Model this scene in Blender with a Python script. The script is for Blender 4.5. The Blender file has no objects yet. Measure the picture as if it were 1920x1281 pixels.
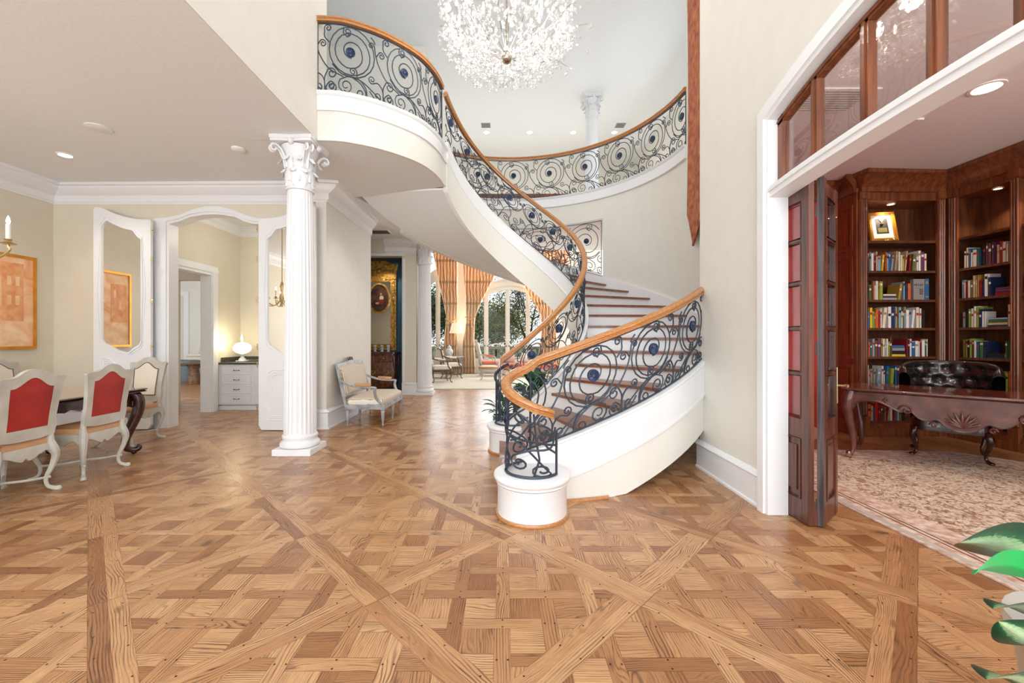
import bpy, bmesh, math, random
from mathutils import Vector, Matrix
R = math.radians
PI = math.pi
random.seed(7)
scn = bpy.context.scene
COL = scn.collection

# ------------------------------------------------------------------ camera
cam_d = bpy.data.cameras.new('camera'); cam = bpy.data.objects.new('camera', cam_d); COL.objects.link(cam)
cam.location = (0, 0, 1.38); cam.rotation_euler = (R(90), 0, 0)
cam_d.sensor_width = 36; cam_d.lens = 780 / 1920 * 36
cam_d.shift_x = 14 / 1920; cam_d.shift_y = -6.5 / 1920
cam_d.clip_start = 0.05; cam_d.clip_end = 200
scn.camera = cam

# ------------------------------------------------------------------ world, exposure
scn.view_settings.view_transform = 'Standard'; scn.view_settings.look = 'None'
scn.view_settings.gamma = 1; scn.view_settings.use_curve_mapping = False
scn.view_settings.exposure = 0.5
w = bpy.data.worlds.new('sky'); scn.world = w; w.use_nodes = True
wn = w.node_tree.nodes; wl = w.node_tree.links
sky = wn.new('ShaderNodeTexSky'); sky.sky_type = 'HOSEK_WILKIE'; sky.turbidity = 6; sky.ground_albedo = .5
sky.sun_direction = Vector((0.3, -0.6, 0.75)).normalized()
mixw = wn.new('ShaderNodeMix'); mixw.data_type = 'RGBA'; mixw.inputs[0].default_value = .75
mixw.inputs[7].default_value = (.93, .97, 1, 1)
wl.new(sky.outputs[0], mixw.inputs[6]); wl.new(mixw.outputs[2], wn['Background'].inputs[0])
wn['Background'].inputs[1].default_value = 1.35

def area(name, loc, rot, sx, sy, power, col=(1, 1, 1)):
    d = bpy.data.lights.new(name, 'AREA'); d.shape = 'RECTANGLE'; d.size = sx; d.size_y = sy; d.energy = power; d.color = col
    o = bpy.data.objects.new(name, d); COL.objects.link(o); o.location = loc; o.rotation_euler = [R(a) for a in rot]; return o
def point(name, loc, power, col=(1, .9, .75), r=.05):
    d = bpy.data.lights.new(name, 'POINT'); d.energy = power; d.color = col; d.shadow_soft_size = r
    o = bpy.data.objects.new(name, d); COL.objects.link(o); o.location = loc; return o
def spot(name, loc, power, col=(1, .93, .82), ang=120, r=.06, blend=.6):
    d = bpy.data.lights.new(name, 'SPOT'); d.energy = power; d.color = col; d.spot_size = R(ang); d.spot_blend = blend; d.shadow_soft_size = r
    o = bpy.data.objects.new(name, d); COL.objects.link(o); o.location = loc; return o
DAY = (.90, .96, 1.0)
# area light added behind the camera as unseen, assumed entrance glazing, lower and upper
area('entrance_fill', (0, -2.3, 3.4), (90, 0, 0), 3.8, 6.2, 175, DAY)
# daylight through the dining room front windows
area('daylight_dining', (-4.7, -2.3, 1.9), (90, 0, 0), 3.8, 2.8, 120, DAY)
# fill added for the library; no front window is built
area('library_fill', (4.6, -2.3, 1.9), (90, 0, 0), 3.6, 2.8, 90, DAY)
# daylight through the tall living room windows
area('daylight_living', (0.2, 16.15, 3.0), (-90, 0, 0), 6.0, 3.6, 240, DAY)
area('living_side_fill', (5.8, 13.2, 3.2), (0, 90, 0), 5.0, 4.5, 200, DAY)  # added area light from the right; that wall has no window
area('upper_hall_fill', (4.3, 9.0, 5.9), (0, 75, 0), 2.2, 3.0, 22, DAY)  # added area light in front of the solid upper right wall
area('kitchen_fill', (-9.6, 8.7, 2.0), (90, 0, 0), 5.0, 2.0, 110, DAY)  # fill added to brighten the dark kitchen, no window behind it

# ------------------------------------------------------------------ colours and materials
def lin(c):
    return tuple((x / 255 / 12.92) if x / 255 <= .04045 else ((x / 255 + .055) / 1.055) ** 2.4 for x in c)
def mat(name, c, rough=.5, metal=0, spec=.5, bump=0, bscale=60, var=0, vscale=6, stretch=(1, 1, 1), c2=None, emit=0, ecol=None, coat=0, sheen=0):
    m = bpy.data.materials.new(name); m.use_nodes = True; nt = m.node_tree; b = nt.nodes['Principled BSDF']
    a = lin(c) + (1,)
    b.inputs['Base Color'].default_value = a; b.inputs['Roughness'].default_value = rough; b.inputs['Metallic'].default_value = metal
    b.inputs['Specular IOR Level'].default_value = spec; b.inputs['Coat Weight'].default_value = coat
    if sheen: b.inputs['Sheen Weight'].default_value = sheen
    tc = nt.nodes.new('ShaderNodeTexCoord'); mp = nt.nodes.new('ShaderNodeMapping'); mp.inputs['Scale'].default_value = stretch
    nt.links.new(tc.outputs['Object'], mp.inputs[0])
    if c2 or var:
        n = nt.nodes.new('ShaderNodeTexNoise'); n.inputs['Scale'].default_value = vscale; n.inputs['Detail'].default_value = 5
        nt.links.new(mp.outputs[0], n.inputs['Vector'])
        r = nt.nodes.new('ShaderNodeValToRGB'); r.color_ramp.elements[0].position = .35; r.color_ramp.elements[1].position = .65
        c2l = lin(c2) + (1,) if c2 else tuple(x * (1 - var) for x in a[:3]) + (1,)
        r.color_ramp.elements[0].color = c2l; r.color_ramp.elements[1].color = a
        nt.links.new(n.outputs[0], r.inputs[0]); nt.links.new(r.outputs[0], b.inputs['Base Color'])
    if bump:
        n2 = nt.nodes.new('ShaderNodeTexNoise'); n2.inputs['Scale'].default_value = bscale
        bp = nt.nodes.new('ShaderNodeBump'); bp.inputs['Strength'].default_value = bump; bp.inputs['Distance'].default_value = .01
        nt.links.new(mp.outputs[0], n2.inputs['Vector']); nt.links.new(n2.outputs[0], bp.inputs['Height']); nt.links.new(bp.outputs[0], b.inputs['Normal'])
    if emit:
        b.inputs['Emission Color'].default_value = (lin(ecol) if ecol else a[:3]) + (1,) if ecol else a; b.inputs['Emission Strength'].default_value = emit
    return m
def wood(name, c, c2, rough=.35, s=(9, 9, .7), vs=3.0, coat=.2):
    return mat(name, c, rough, c2=c2, stretch=s, vscale=vs, coat=coat, bump=.05, bscale=14)
def glassmat(name, tint=(1, 1, 1), rough=0.0, ior=1.45, extra=.02):
    m = bpy.data.materials.new(name); m.use_nodes = True; nt = m.node_tree; nt.nodes.remove(nt.nodes['Principled BSDF'])
    t = nt.nodes.new('ShaderNodeBsdfTransparent'); t.inputs[0].default_value = tint + (1,)
    g = nt.nodes.new('ShaderNodeBsdfGlossy'); g.inputs['Roughness'].default_value = rough
    f = nt.nodes.new('ShaderNodeLayerWeight'); f.inputs[0].default_value = .5; p_ = nt.nodes.new('ShaderNodeMath'); p_.operation = 'POWER'; p_.inputs[1].default_value = 5; nt.links.new(f.outputs['Facing'], p_.inputs[0])
    f0 = ((ior - 1) / (ior + 1)) ** 2 + extra; a = nt.nodes.new('ShaderNodeMath'); a.operation = 'MULTIPLY_ADD'; a.inputs[1].default_value = 1 - f0; a.inputs[2].default_value = f0; nt.links.new(p_.outputs[0], a.inputs[0])
    x = nt.nodes.new('ShaderNodeMixShader'); nt.links.new(a.outputs[0], x.inputs[0]); nt.links.new(t.outputs[0], x.inputs[1]); nt.links.new(g.outputs[0], x.inputs[2])
    nt.links.new(x.outputs[0], nt.nodes['Material Output'].inputs[0]); return m

M = {}
M['wall'] = mat('wall_paint_ivory', (233, 230, 222), .6, var=.03, bump=.03)
M['wall_tan'] = mat('wall_paint_tan', (227, 219, 200), .6, var=.03, bump=.03)
M['ceil'] = mat('ceiling_linen', (243, 245, 246), .8, var=.05, vscale=40, stretch=(1, 1, 1), bump=.05)
M['trim'] = mat('trim_white', (240, 241, 243), .35, var=.01)
M['cream'] = mat('stringer_cream', (236, 234, 226), .45, var=.01)
M['plaster'] = mat('column_plaster', (238, 239, 241), .5, bump=.05, bscale=30, var=.02)
M['iron'] = mat('wrought_iron', (66, 75, 88), .45, .35, var=.25, vscale=20, bump=.15, bscale=80)
M['iron_blue'] = mat('medallion_iron', (66, 82, 112), .4, .4, var=.3, vscale=40, bump=.2, bscale=90)
M['rail'] = wood('handrail_oak', (198, 140, 84), (174, 114, 62), .25, (16, 16, 40), 2.5, .5)
M['tread'] = wood('tread_oak', (150, 92, 62), (118, 66, 42), .35, (3, 3, 3), 4)
M['mahog'] = wood('library_mahogany', (136, 76, 42), (98, 52, 28), .32, (9, 9, .7), 3, .3)
M['mahog_in'] = wood('bookcase_lining', (116, 68, 40), (82, 46, 27), .45, (7, 7, .8), 3, .1)
M['doorwood'] = wood('bifold_walnut', (112, 62, 42), (66, 34, 26), .35, (12, 12, .7), 3, .3)
M['doorgrey'] = wood('weathered_edge', (96, 84, 84), (50, 42, 46), .5, (16, 16, .8), 3, .1)
M['desk'] = wood('desk_walnut', (112, 70, 60), (78, 44, 38), .3, (3, 3, 3), 3, .3)
M['desktop'] = wood('desk_top_walnut', (124, 58, 38), (96, 42, 28), .2, (4, .7, 4), 3, .5)
M['tablewood'] = wood('dining_table_walnut', (66, 32, 24), (40, 18, 14), .25, (4, 4, 4), 3, .4)
M['tabletop'] = wood('dining_table_top', (170, 112, 74), (146, 88, 56), .15, (4, .7, 4), 3, .6)
M['greywood'] = mat('painted_grey_wood', (204, 202, 192), .5, c2=(178, 174, 162), vscale=5, bump=.06, bscale=25)
M['greywood2'] = mat('painted_silver_grey_wood', (188, 190, 192), .45, c2=(142, 142, 142), vscale=7, bump=.08, bscale=25)
M['brownwood'] = wood('brown_chair_wood', (120, 92, 70), (84, 62, 46), .4, (5, 5, 5), 3)
M['redleather'] = mat('red_leather', (176, 48, 38), .45, c2=(150, 34, 30), vscale=5, bump=.08, bscale=30)
M['tanleather'] = mat('tan_leather', (206, 160, 116), .45, c2=(186, 138, 96), vscale=4, bump=.06)
M['creamfab'] = mat('cream_upholstery', (238, 226, 208), .85, var=.04, bump=.06, bscale=120)
M['nail'] = mat('nailhead_trim', (120, 100, 78), .4, .5)
M['gold'] = mat('gilt', (220, 172, 84), .38, .6, c2=(150, 104, 44), vscale=18, bump=.5, bscale=45)
M['goldframe'] = mat('painting_gilt_frame', (226, 160, 62), .35, .6, var=.2)
M['brass'] = mat('brass', (214, 194, 150), .25, .9)
M['nickel'] = mat('polished_nickel', (190, 180, 168), .12, 1)
M['black'] = mat('black_leather', (26, 22, 20), .25, spec=.6, coat=.4, bump=.04)
M['darkfab'] = mat('dark_fabric', (24, 24, 26), .8)
M['stone'] = mat('dark_counter_stone', (62, 60, 56), .3, c2=(92, 90, 84), vscale=14)
M['rugcream'] = mat('cream_carpet', (226, 216, 198), .95, var=.06, vscale=30, bump=.2, bscale=200)
M['teal'] = mat('niche_teal', (34, 84, 108), .6, var=.1)
M['redwall'] = mat('library_red_wall', (196, 58, 42), .6, var=.05)
M['white'] = mat('white_plastic', (244, 244, 242), .4)
M['candle'] = mat('candle_sleeve', (250, 248, 240), .4)
M['bulb'] = mat('bulb_glow', (255, 240, 215), .4, emit=12, ecol=(255, 236, 205))
M['led'] = mat('downlight_glow', (255, 250, 240), .4, emit=8, ecol=(255, 246, 230))
M['warmled'] = mat('warm_downlight_glow', (255, 200, 130), .4, emit=14, ecol=(255, 205, 140))
M['lampglow'] = mat('lit_globe_glass', (255, 244, 214), .3, emit=1.6, ecol=(255, 240, 205), bump=.6, bscale=25)
M['shade'] = mat('pleated_lamp_shade', (232, 216, 192), .8, emit=.35, ecol=(250, 226, 190), bump=.3, bscale=30)
M['porcelain'] = mat('white_porcelain', (238, 242, 242), .15, c2=(190, 204, 212), vscale=12)
M['porcelain_blue'] = mat('blue_porcelain', (34, 52, 84), .2, c2=(120, 140, 170), vscale=9)
M['mirror'] = mat('mirror_silver', (242, 240, 234), .0, 1)
M['glass'] = glassmat('clear_pane', (1, 1, 1), 0, 1.18, 0)
M['paneglass'] = glassmat('door_pane', (.93, .93, .95), .01, 1.5, .06)
M['transomglass'] = glassmat('transom_pane', (.95, .95, .95), .005, 1.5, .03)
M['crystal'] = glassmat('crystal', (.98, .99, 1), .08, 1.9, .28)
M['winframe'] = mat('window_frame_white', (236, 232, 222), .5)
M['bark'] = mat('tree_bark', (70, 58, 48), .9, var=.3, vscale=12)
M['leafA'] = mat('olive_foliage', (92, 108, 62), .7, c2=(44, 58, 34), vscale=5)
M['leafB'] = mat('yellow_green_foliage', (142, 146, 84), .7, c2=(78, 90, 46), vscale=5)
M['stonebal'] = mat('balustrade_stone', (170, 164, 150), .8, var=.15)
M['grass'] = mat('grass_ground', (96, 112, 60), .9, c2=(70, 84, 46), vscale=3)
M['greyfab'] = mat('slate_fabric', (112, 122, 126), .9, var=.1, bump=.1)
M['coral'] = mat('coral_upholstery', (206, 112, 80), .8, var=.08)
M['tassel'] = mat('curtain_tieback', (214, 160, 110), .7)
M['wicker'] = mat('carved_wood_stool', (140, 106, 80), .7, c2=(96, 70, 52), vscale=20, bump=.5, bscale=30)
M['plantgreen'] = mat('deep_green_leaf', (40, 108, 48), .45, c2=(20, 62, 30), vscale=9)
M['pot'] = mat('glazed_pot', (208, 204, 194), .3, var=.1)
M['vent'] = mat('vent_metal', (176, 176, 174), .5)
M['darkvent'] = mat('dark_vent_slots', (70, 70, 72), .6)
M['greencushion'] = mat('blush_cushion', (206, 176, 160), .8, var=.1)

# crystal: some of the light scatters inside each drop
nt = M['crystal'].node_tree; ms = nt.nodes.new('ShaderNodeMixShader'); ms.inputs[0].default_value = .13; df = nt.nodes.new('ShaderNodeBsdfTranslucent'); df.inputs[0].default_value = (.98, .99, 1, 1); d2 = nt.nodes.new('ShaderNodeBsdfDiffuse'); d2.inputs[0].default_value = (.98, .99, 1, 1); m3 = nt.nodes.new('ShaderNodeMixShader')
old = nt.nodes['Material Output'].inputs[0].links[0].from_socket; nt.links.new(df.outputs[0], m3.inputs[1]); nt.links.new(d2.outputs[0], m3.inputs[2]); nt.links.new(old, ms.inputs[1]); nt.links.new(m3.outputs[0], ms.inputs[2]); nt.links.new(ms.outputs[0], nt.nodes['Material Output'].inputs[0])
# ------------------------------------------------------------------ mesh builder
class MB:
    def __init__(s, T=None): s.v = []; s.f = []; s.uv = None; s.T = T
    def add(s, vs, fs):
        o = len(s.v)
        if s.T is not None: vs = [tuple(s.T @ Vector(p)) for p in vs]
        s.v += [tuple(p) for p in vs]; s.f += [tuple(i + o for i in f) for f in fs]; return s
    def box(s, x0, y0, z0, x1, y1, z1):
        return s.add([(x0, y0, z0), (x1, y0, z0), (x1, y1, z0), (x0, y1, z0), (x0, y0, z1), (x1, y0, z1), (x1, y1, z1), (x0, y1, z1)],
                     [(0, 3, 2, 1), (4, 5, 6, 7), (0, 1, 5, 4), (1, 2, 6, 5), (2, 3, 7, 6), (3, 0, 4, 7)])
    def bbox(s, x0, y0, z0, x1, y1, z1, b=.01):   # box with chamfered edges
        def ring(z, i): return [(x0 + i, y0 + i, z), (x1 - i, y0 + i, z), (x1 - i, y1 - i, z), (x0 + i, y1 - i, z)]
        def oct_(z, i):
            X0, Y0, X1, Y1 = x0 + i, y0 + i, x1 - i, y1 - i
            return [(X0 + b, Y0, z), (X1 - b, Y0, z), (X1, Y0 + b, z), (X1, Y1 - b, z), (X1 - b, Y1, z), (X0 + b, Y1, z), (X0, Y1 - b, z), (X0, Y0 + b, z)]
        return s.loft([oct_(z0, b), oct_(z0 + b, 0), oct_(z1 - b, 0), oct_(z1, b)])
    def prism(s, poly, a, b, ax='z'):
        def P(p, h): return {'z': (p[0], p[1], h), 'y': (p[0], h, p[1]), 'x': (h, p[0], p[1])}[ax]
        n = len(poly)
        return s.add([P(p, a) for p in poly] + [P(p, b) for p in poly],
                     [tuple(range(n))[::-1], tuple(range(n, 2 * n))] + [(i, (i + 1) % n, n + (i + 1) % n, n + i) for i in range(n)])
    def ring(s, outer, inner, a, b, ax='y'):      # frame between two loops of equal count
        def P(p, h): return {'z': (p[0], p[1], h), 'y': (p[0], h, p[1]), 'x': (h, p[0], p[1])}[ax]
        n = len(outer); V = [P(p, a) for p in outer] + [P(p, a) for p in inner] + [P(p, b) for p in outer] + [P(p, b) for p in inner]; F = []
        for i in range(n):
            j = (i + 1) % n
            F += [(i, j, n + j, n + i), (2 * n + i, 3 * n + i, 3 * n + j, 2 * n + j), (i, 2 * n + i, 2 * n + j, j), (n + i, n + j, 3 * n + j, 3 * n + i)]
        return s.add(V, F)
    def loft(s, secs, caps=True, closed=False):
        n = len(secs[0]); m = len(secs); V = [p for q in secs for p in q]; F = []
        for i in range(m if closed else m - 1):
            i2 = (i + 1) % m
            for j in range(n):
                k = (j + 1) % n; F.append((i * n + j, i * n + k, i2 * n + k, i2 * n + j))
        if caps and not closed: F += [tuple(range(n))[::-1], tuple((m - 1) * n + j for j in range(n))]
        return s.add(V, F)
    def sheet(s, rows):
        n = len(rows[0]); V = [p for q in rows for p in q]; F = []
        for i in range(len(rows) - 1):
            for j in range(n - 1): F.append((i * n + j, i * n + j + 1, (i + 1) * n + j + 1, (i + 1) * n + j))
        return s.add(V, F)
    def lathe(s, prof, c=(0, 0, 0), n=20, fl=None, sx=1, sy=1):
        secs = []
        for r, z in prof:
            q = []
            for i in range(n):
                a = 2 * PI * i / n; rr = r
                if fl and fl(i, z): rr = r * .93
                q.append((c[0] + rr * math.cos(a) * sx, c[1] + rr * math.sin(a) * sy, c[2] + z))
            secs.append(q)
        return s.loft(secs)
    def tube(s, pts, r, n=6, closed=False, flat=1):
        pts = [Vector(p) for p in pts]; m = len(pts); rs = r if isinstance(r, (list, tuple)) else [r] * m; secs = []; nrm = None
        for i, p in enumerate(pts):
            if closed: t = pts[(i + 1) % m] - pts[i - 1]
            else: t = pts[min(i + 1, m - 1)] - pts[max(i - 1, 0)]
            if t.length < 1e-9: t = Vector((0, 0, 1))
            t.normalize()
            if nrm is None:
                u = Vector((0, 0, 1)) if abs(t.z) < .9 else Vector((1, 0, 0)); nrm = (u - t * u.dot(t)).normalized()
            else:
                nrm = nrm - t * nrm.dot(t)
                nrm = nrm.normalized() if nrm.length > 1e-6 else Vector((1, 0, 0))
            bn = t.cross(nrm)
            secs.append([tuple(p + (nrm * math.cos(2 * PI * j / n + PI / n) + bn * math.sin(2 * PI * j / n + PI / n) * flat) * rs[i]) for j in range(n)])
        return s.loft(secs, closed=closed)
    def sweep(s, pts, prof, closed=False):          # prof: (side, up) loop; side = horizontal normal of the path
        m = len(pts); secs = []
        for i in range(m):
            if closed: a, b = pts[i - 1], pts[(i + 1) % m]
            else: a, b = pts[max(i - 1, 0)], pts[min(i + 1, m - 1)]
            dx, dy = b[0] - a[0], b[1] - a[1]; l = math.hypot(dx, dy) or 1; nx, ny = -dy / l, dx / l
            if not closed and 0 < i < m - 1:        # keep the width through sharp corners
                d1 = Vector((pts[i][0] - pts[i-1][0], pts[i][1] - pts[i-1][1])).normalized(); d2 = Vector((pts[i+1][0] - pts[i][0], pts[i+1][1] - pts[i][1])).normalized()
                k = 1 / max(.5, math.sqrt(max(.01, (1 + d1.dot(d2)) / 2)))
            else: k = 1
            secs.append([(pts[i][0] + nx * u * k, pts[i][1] + ny * u * k, pts[i][2] + v) for u, v in prof])
        return s.loft(secs, closed=closed)
    def ball(s, c, r, n=12, sz=1, sx=1, sy=1):
        return s.lathe([(max(r * math.sin(PI * i / n), 1e-4), -r * math.cos(PI * i / n) * sz) for i in range(n + 1)], c, n + 4, None, sx, sy)
    def build(s, name, m, parent=None, smooth=None, world=True):
        V = s.v
        if parent is None:
            xs = [p[0] for p in V]; ys = [p[1] for p in V]; zs = [p[2] for p in V]
            o = Vector(((min(xs) + max(xs)) / 2, (min(ys) + max(ys)) / 2, min(zs)))
        else: o = parent_origin(parent) if world else Vector((0, 0, 0))
        me = bpy.data.meshes.new(name); me.from_pydata([(p[0] - o.x, p[1] - o.y, p[2] - o.z) for p in V], [], s.f)
        bm = bmesh.new(); bm.from_mesh(me); bmesh.ops.recalc_face_normals(bm, faces=bm.faces); bm.to_mesh(me); bm.free()
        if smooth is not None:
            me.polygons.foreach_set('use_smooth', [True] * len(me.polygons)); me.set_sharp_from_angle(angle=R(smooth))
        me.materials.append(M[m] if isinstance(m, str) else m)
        ob = bpy.data.objects.new(name, me); COL.objects.link(ob)
        if parent is None: ob.location = o
        else: ob.parent = parent
        return ob
def parent_origin(p):
    o = Vector((0, 0, 0))
    while p is not None: o += p.location; p = p.parent
    return o
def thing(name, label, cat, loc=(0, 0, 0), rz=0, group=None):
    o = bpy.data.objects.new(name, None); COL.objects.link(o); o.empty_display_size = .1
    o.location = loc; o.rotation_euler = (0, 0, R(rz)); o['label'] = label; o['category'] = cat
    if group: o['group'] = group
    return o
def tag(o, label, cat, group=None, kind=None):
    o['label'] = label; o['category'] = cat
    if group: o['group'] = group
    if kind: o['kind'] = kind
    return o
def struct(o, label=None):
    o['kind'] = 'structure'
    if label: o['label'] = label
    return o
def kids(o): return [c for c in bpy.data.objects if c.parent == o]
def dup(root, loc, rz=0, label=None, group=None, scale=None):
    r = root.copy(); COL.objects.link(r); r.location = loc; r.rotation_euler = (0, 0, R(rz))
    if scale: r.scale = scale
    if label: r['label'] = label
    if group: r['group'] = group
    for ch in kids(root):
        c = ch.copy(); COL.objects.link(c); c.parent = r
        for g in kids(ch):
            d = g.copy(); COL.objects.link(d); d.parent = c
    return r
def cat_rom(P, n=6):
    P = [Vector(p) for p in P]; Q = [P[0] * 2 - P[1]] + P + [P[-1] * 2 - P[-2]]; out = []
    for i in range(1, len(Q) - 2):
        for k in range(n):
            t = k / n; a, b, c, d = Q[i - 1], Q[i], Q[i + 1], Q[i + 2]
            out.append(.5 * ((2 * b) + (-a + c) * t + (2 * a - 5 * b + 4 * c - d) * t * t + (-a + 3 * b - 3 * c + d) * t ** 3))
    out.append(P[-1]); return out
def lerp(a, b, t): return a + (b - a) * t
def interp(tab, x):
    if x <= tab[0][0]: return tab[0][1]
    for (a, fa), (b, fb) in zip(tab, tab[1:]):
        if x <= b: return lerp(fa, fb, (x - a) / (b - a))
    return tab[-1][1]
# ================================================================== FLOOR : oak parquet panels between doubled diagonal bands
def floor_mat():
    m = bpy.data.materials.new('oak_parquet'); m.use_nodes = True; nt = m.node_tree; N = nt.nodes; Lk = nt.links; b = N['Principled BSDF']
    uv = N.new('ShaderNodeUVMap'); uv.uv_map = 'grain'; at = N.new('ShaderNodeAttribute'); at.attribute_name = 'rnd'
    sep = N.new('ShaderNodeSeparateXYZ'); Lk.new(uv.outputs[0], sep.inputs[0])
    sa = N.new('ShaderNodeSeparateColor'); Lk.new(at.outputs['Color'], sa.inputs[0])
    def mth(op, a, bb, c=None):
        n = N.new('ShaderNodeMath'); n.operation = op
        for i, x in enumerate((a, bb, c)):
            if x is None: continue
            if isinstance(x, (int, float)): n.inputs[i].default_value = x
            else: Lk.new(x, n.inputs[i])
        return n.outputs[0]
    rn = sa.outputs[0]; rn2 = sa.outputs[1]; peg = sa.outputs[2]
    seed = mth('MULTIPLY', rn, 91.7)
    def vec(x, y, z):
        c = N.new('ShaderNodeCombineXYZ')
        for i, q in enumerate((x, y, z)): 
            if isinstance(q, (int, float)): c.inputs[i].default_value = q
            else: Lk.new(q, c.inputs[i])
        return c.outputs[0]
    def noise(v, s, d=3, r=.5):
        n = N.new('ShaderNodeTexNoise'); n.inputs['Scale'].default_value = s; n.inputs['Detail'].default_value = d; n.inputs['Roughness'].default_value = r; Lk.new(v, n.inputs['Vector']); return n.outputs[0]
    u, v = sep.outputs[0], sep.outputs[1]
    low = noise(vec(mth('MULTIPLY', u, 2.2), mth('MULTIPLY', v, 9), seed), 1.0, 2, .4)
    ph = mth('ADD', mth('MULTIPLY', v, 150), mth('MULTIPLY', low, mth('MULTIPLY_ADD', rn, 26, 5)))
    fr = mth('PINGPONG', ph, 1.0)
    line = mth('POWER', fr, 2.6)
    fine = noise(vec(mth('MULTIPLY', u, 5), mth('MULTIPLY', v, 150), seed), 1.0, 3, .6)
    mott = noise(vec(mth('MULTIPLY', u, 3), mth('MULTIPLY', v, 7), mth('ADD', seed, 40)), 1.0, 3, .6)
    g = mth('MULTIPLY', line, mth('MULTIPLY_ADD', mott, 2.6, -.75))
    g = mth('ADD', mth('MULTIPLY', mth('MAXIMUM', g, 0), 1.1), mth('MULTIPLY', mth('SUBTRACT', fine, .42), 1.1)); 
    ck = N.new('ShaderNodeMath'); ck.operation = 'MULTIPLY_ADD'; Lk.new(g, ck.inputs[0]); ck.inputs[1].default_value = 1.0; ck.inputs[2].default_value = 0; ck.use_clamp = True
    rampA = N.new('ShaderNodeValToRGB'); e = rampA.color_ramp.elements; e[0].color = lin((213, 165, 117)) + (1,); e[0].position = 0; e[1].color = lin((154, 101, 60)) + (1,); e[1].position = 1
    e2 = rampA.color_ramp.elements.new(.5); e2.color = lin((194, 142, 95)) + (1,)
    Lk.new(rn2, rampA.inputs[0])
    mx = N.new('ShaderNodeMix'); mx.data_type = 'RGBA'; mx.inputs[7].default_value = lin((88, 54, 34)) + (1,); Lk.new(ck.outputs[0], mx.inputs[0]); Lk.new(rampA.outputs[0], mx.inputs[6])
    knot = noise(vec(mth('MULTIPLY', u, 5), mth('MULTIPLY', v, 10), mth('ADD', seed, 90)), 1.0, 1, .4)
    kk = N.new('ShaderNodeMapRange'); kk.inputs[1].default_value = .68; kk.inputs[2].default_value = .8; kk.inputs[4].default_value = .75; Lk.new(knot, kk.inputs[0])
    mk = N.new('ShaderNodeMix'); mk.data_type = 'RGBA'; mk.inputs[7].default_value = lin((96, 60, 36)) + (1,); Lk.new(kk.outputs[0], mk.inputs[0]); Lk.new(mx.outputs[2], mk.inputs[6])
    mp = N.new('ShaderNodeMix'); mp.data_type = 'RGBA'; mp.inputs[7].default_value = lin((48, 28, 18)) + (1,); Lk.new(peg, mp.inputs[0]); Lk.new(mk.outputs[2], mp.inputs[6])
    Lk.new(mp.outputs[2], b.inputs['Base Color'])
    ro = N.new('ShaderNodeMath'); ro.operation = 'MULTIPLY_ADD'; Lk.new(ck.outputs[0], ro.inputs[0]); ro.inputs[1].default_value = .15; ro.inputs[2].default_value = .27; Lk.new(ro.outputs[0], b.inputs['Roughness'])
    bp = N.new('ShaderNodeBump'); bp.invert = True; bp.inputs['Strength'].default_value = .12; bp.inputs['Distance'].default_value = .004; Lk.new(ck.outputs[0], bp.inputs['Height']); Lk.new(bp.outputs[0], b.inputs['Normal'])
    b.inputs['Coat Weight'].default_value = .12; b.inputs['Coat Roughness'].default_value = .2
    return m
M['parquet'] = floor_mat()
FV = []; FF = []; FU = []; FC = []
SQ = math.sqrt(.5); FX0, FY0, FA = -.01, 2.95, 1.004
def clip(poly, nx, ny, d):      # keep nx*x+ny*y <= d
    out = []; n = len(poly)
    for i in range(n):
        a, b = poly[i], poly[(i + 1) % n]; da = nx * a[0] + ny * a[1] - d; db = nx * b[0] + ny * b[1] - d
        if da <= 0: out.append(a)
        if (da < 0 < db) or (db < 0 < da):
            t = da / (da - db); out.append((a[0] + (b[0] - a[0]) * t, a[1] + (b[1] - a[1]) * t))
    return out
FR = random.Random(11)
def plank(poly, ang, peg=0, z=0, gap=.0012):
    # poly in world xy, ang = grain direction
    if len(poly) < 3: return
    cx = sum(p[0] for p in poly) / len(poly); cy = sum(p[1] for p in poly) / len(poly)
    ar = abs(sum(poly[i][0] * poly[(i + 1) % len(poly)][1] - poly[(i + 1) % len(poly)][0] * poly[i][1] for i in range(len(poly)))) / 2
    if ar < 3e-4 and not peg: return
    o = len(FV); c, s = math.cos(ang), math.sin(ang); r1 = FR.random(); r2 = FR.random() ** 1.3; ou = FR.random() * 9
    oc = FR.uniform(-.03, .03)
    for p in poly:
        dx, dy = p[0] - cx, p[1] - cy; l = math.hypot(dx, dy) or 1; k = max(0, 1 - gap * 1.2 / l) if not peg else 1
        FV.append((cx + dx * k, cy + dy * k, z))
        FU.append((dx * c + dy * s + ou, -dx * s + dy * c + oc))
        FC.append((r1, r2, 1.0 if peg else 0.0, 1))
    FF.append(tuple(range(o, o + len(poly))))
def pq(p, q): return (FX0 + (p - q) * SQ, FY0 + (p + q) * SQ)
XMIN, XMAX, YMIN, YMAX = -7.0, 7.0, -2.4, 11.25
W_ = .075; G = .2285; SW = .036
def peg(x, y):
    r = .0042
    plank([(x - r, y - r), (x + r, y - r), (x + r, y + r), (x - r, y + r)], 0, 1, .0004)
def inroom(x, y, m=0): return XMIN - m < x < XMAX + m and YMIN - m < y < YMAX + m
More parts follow.
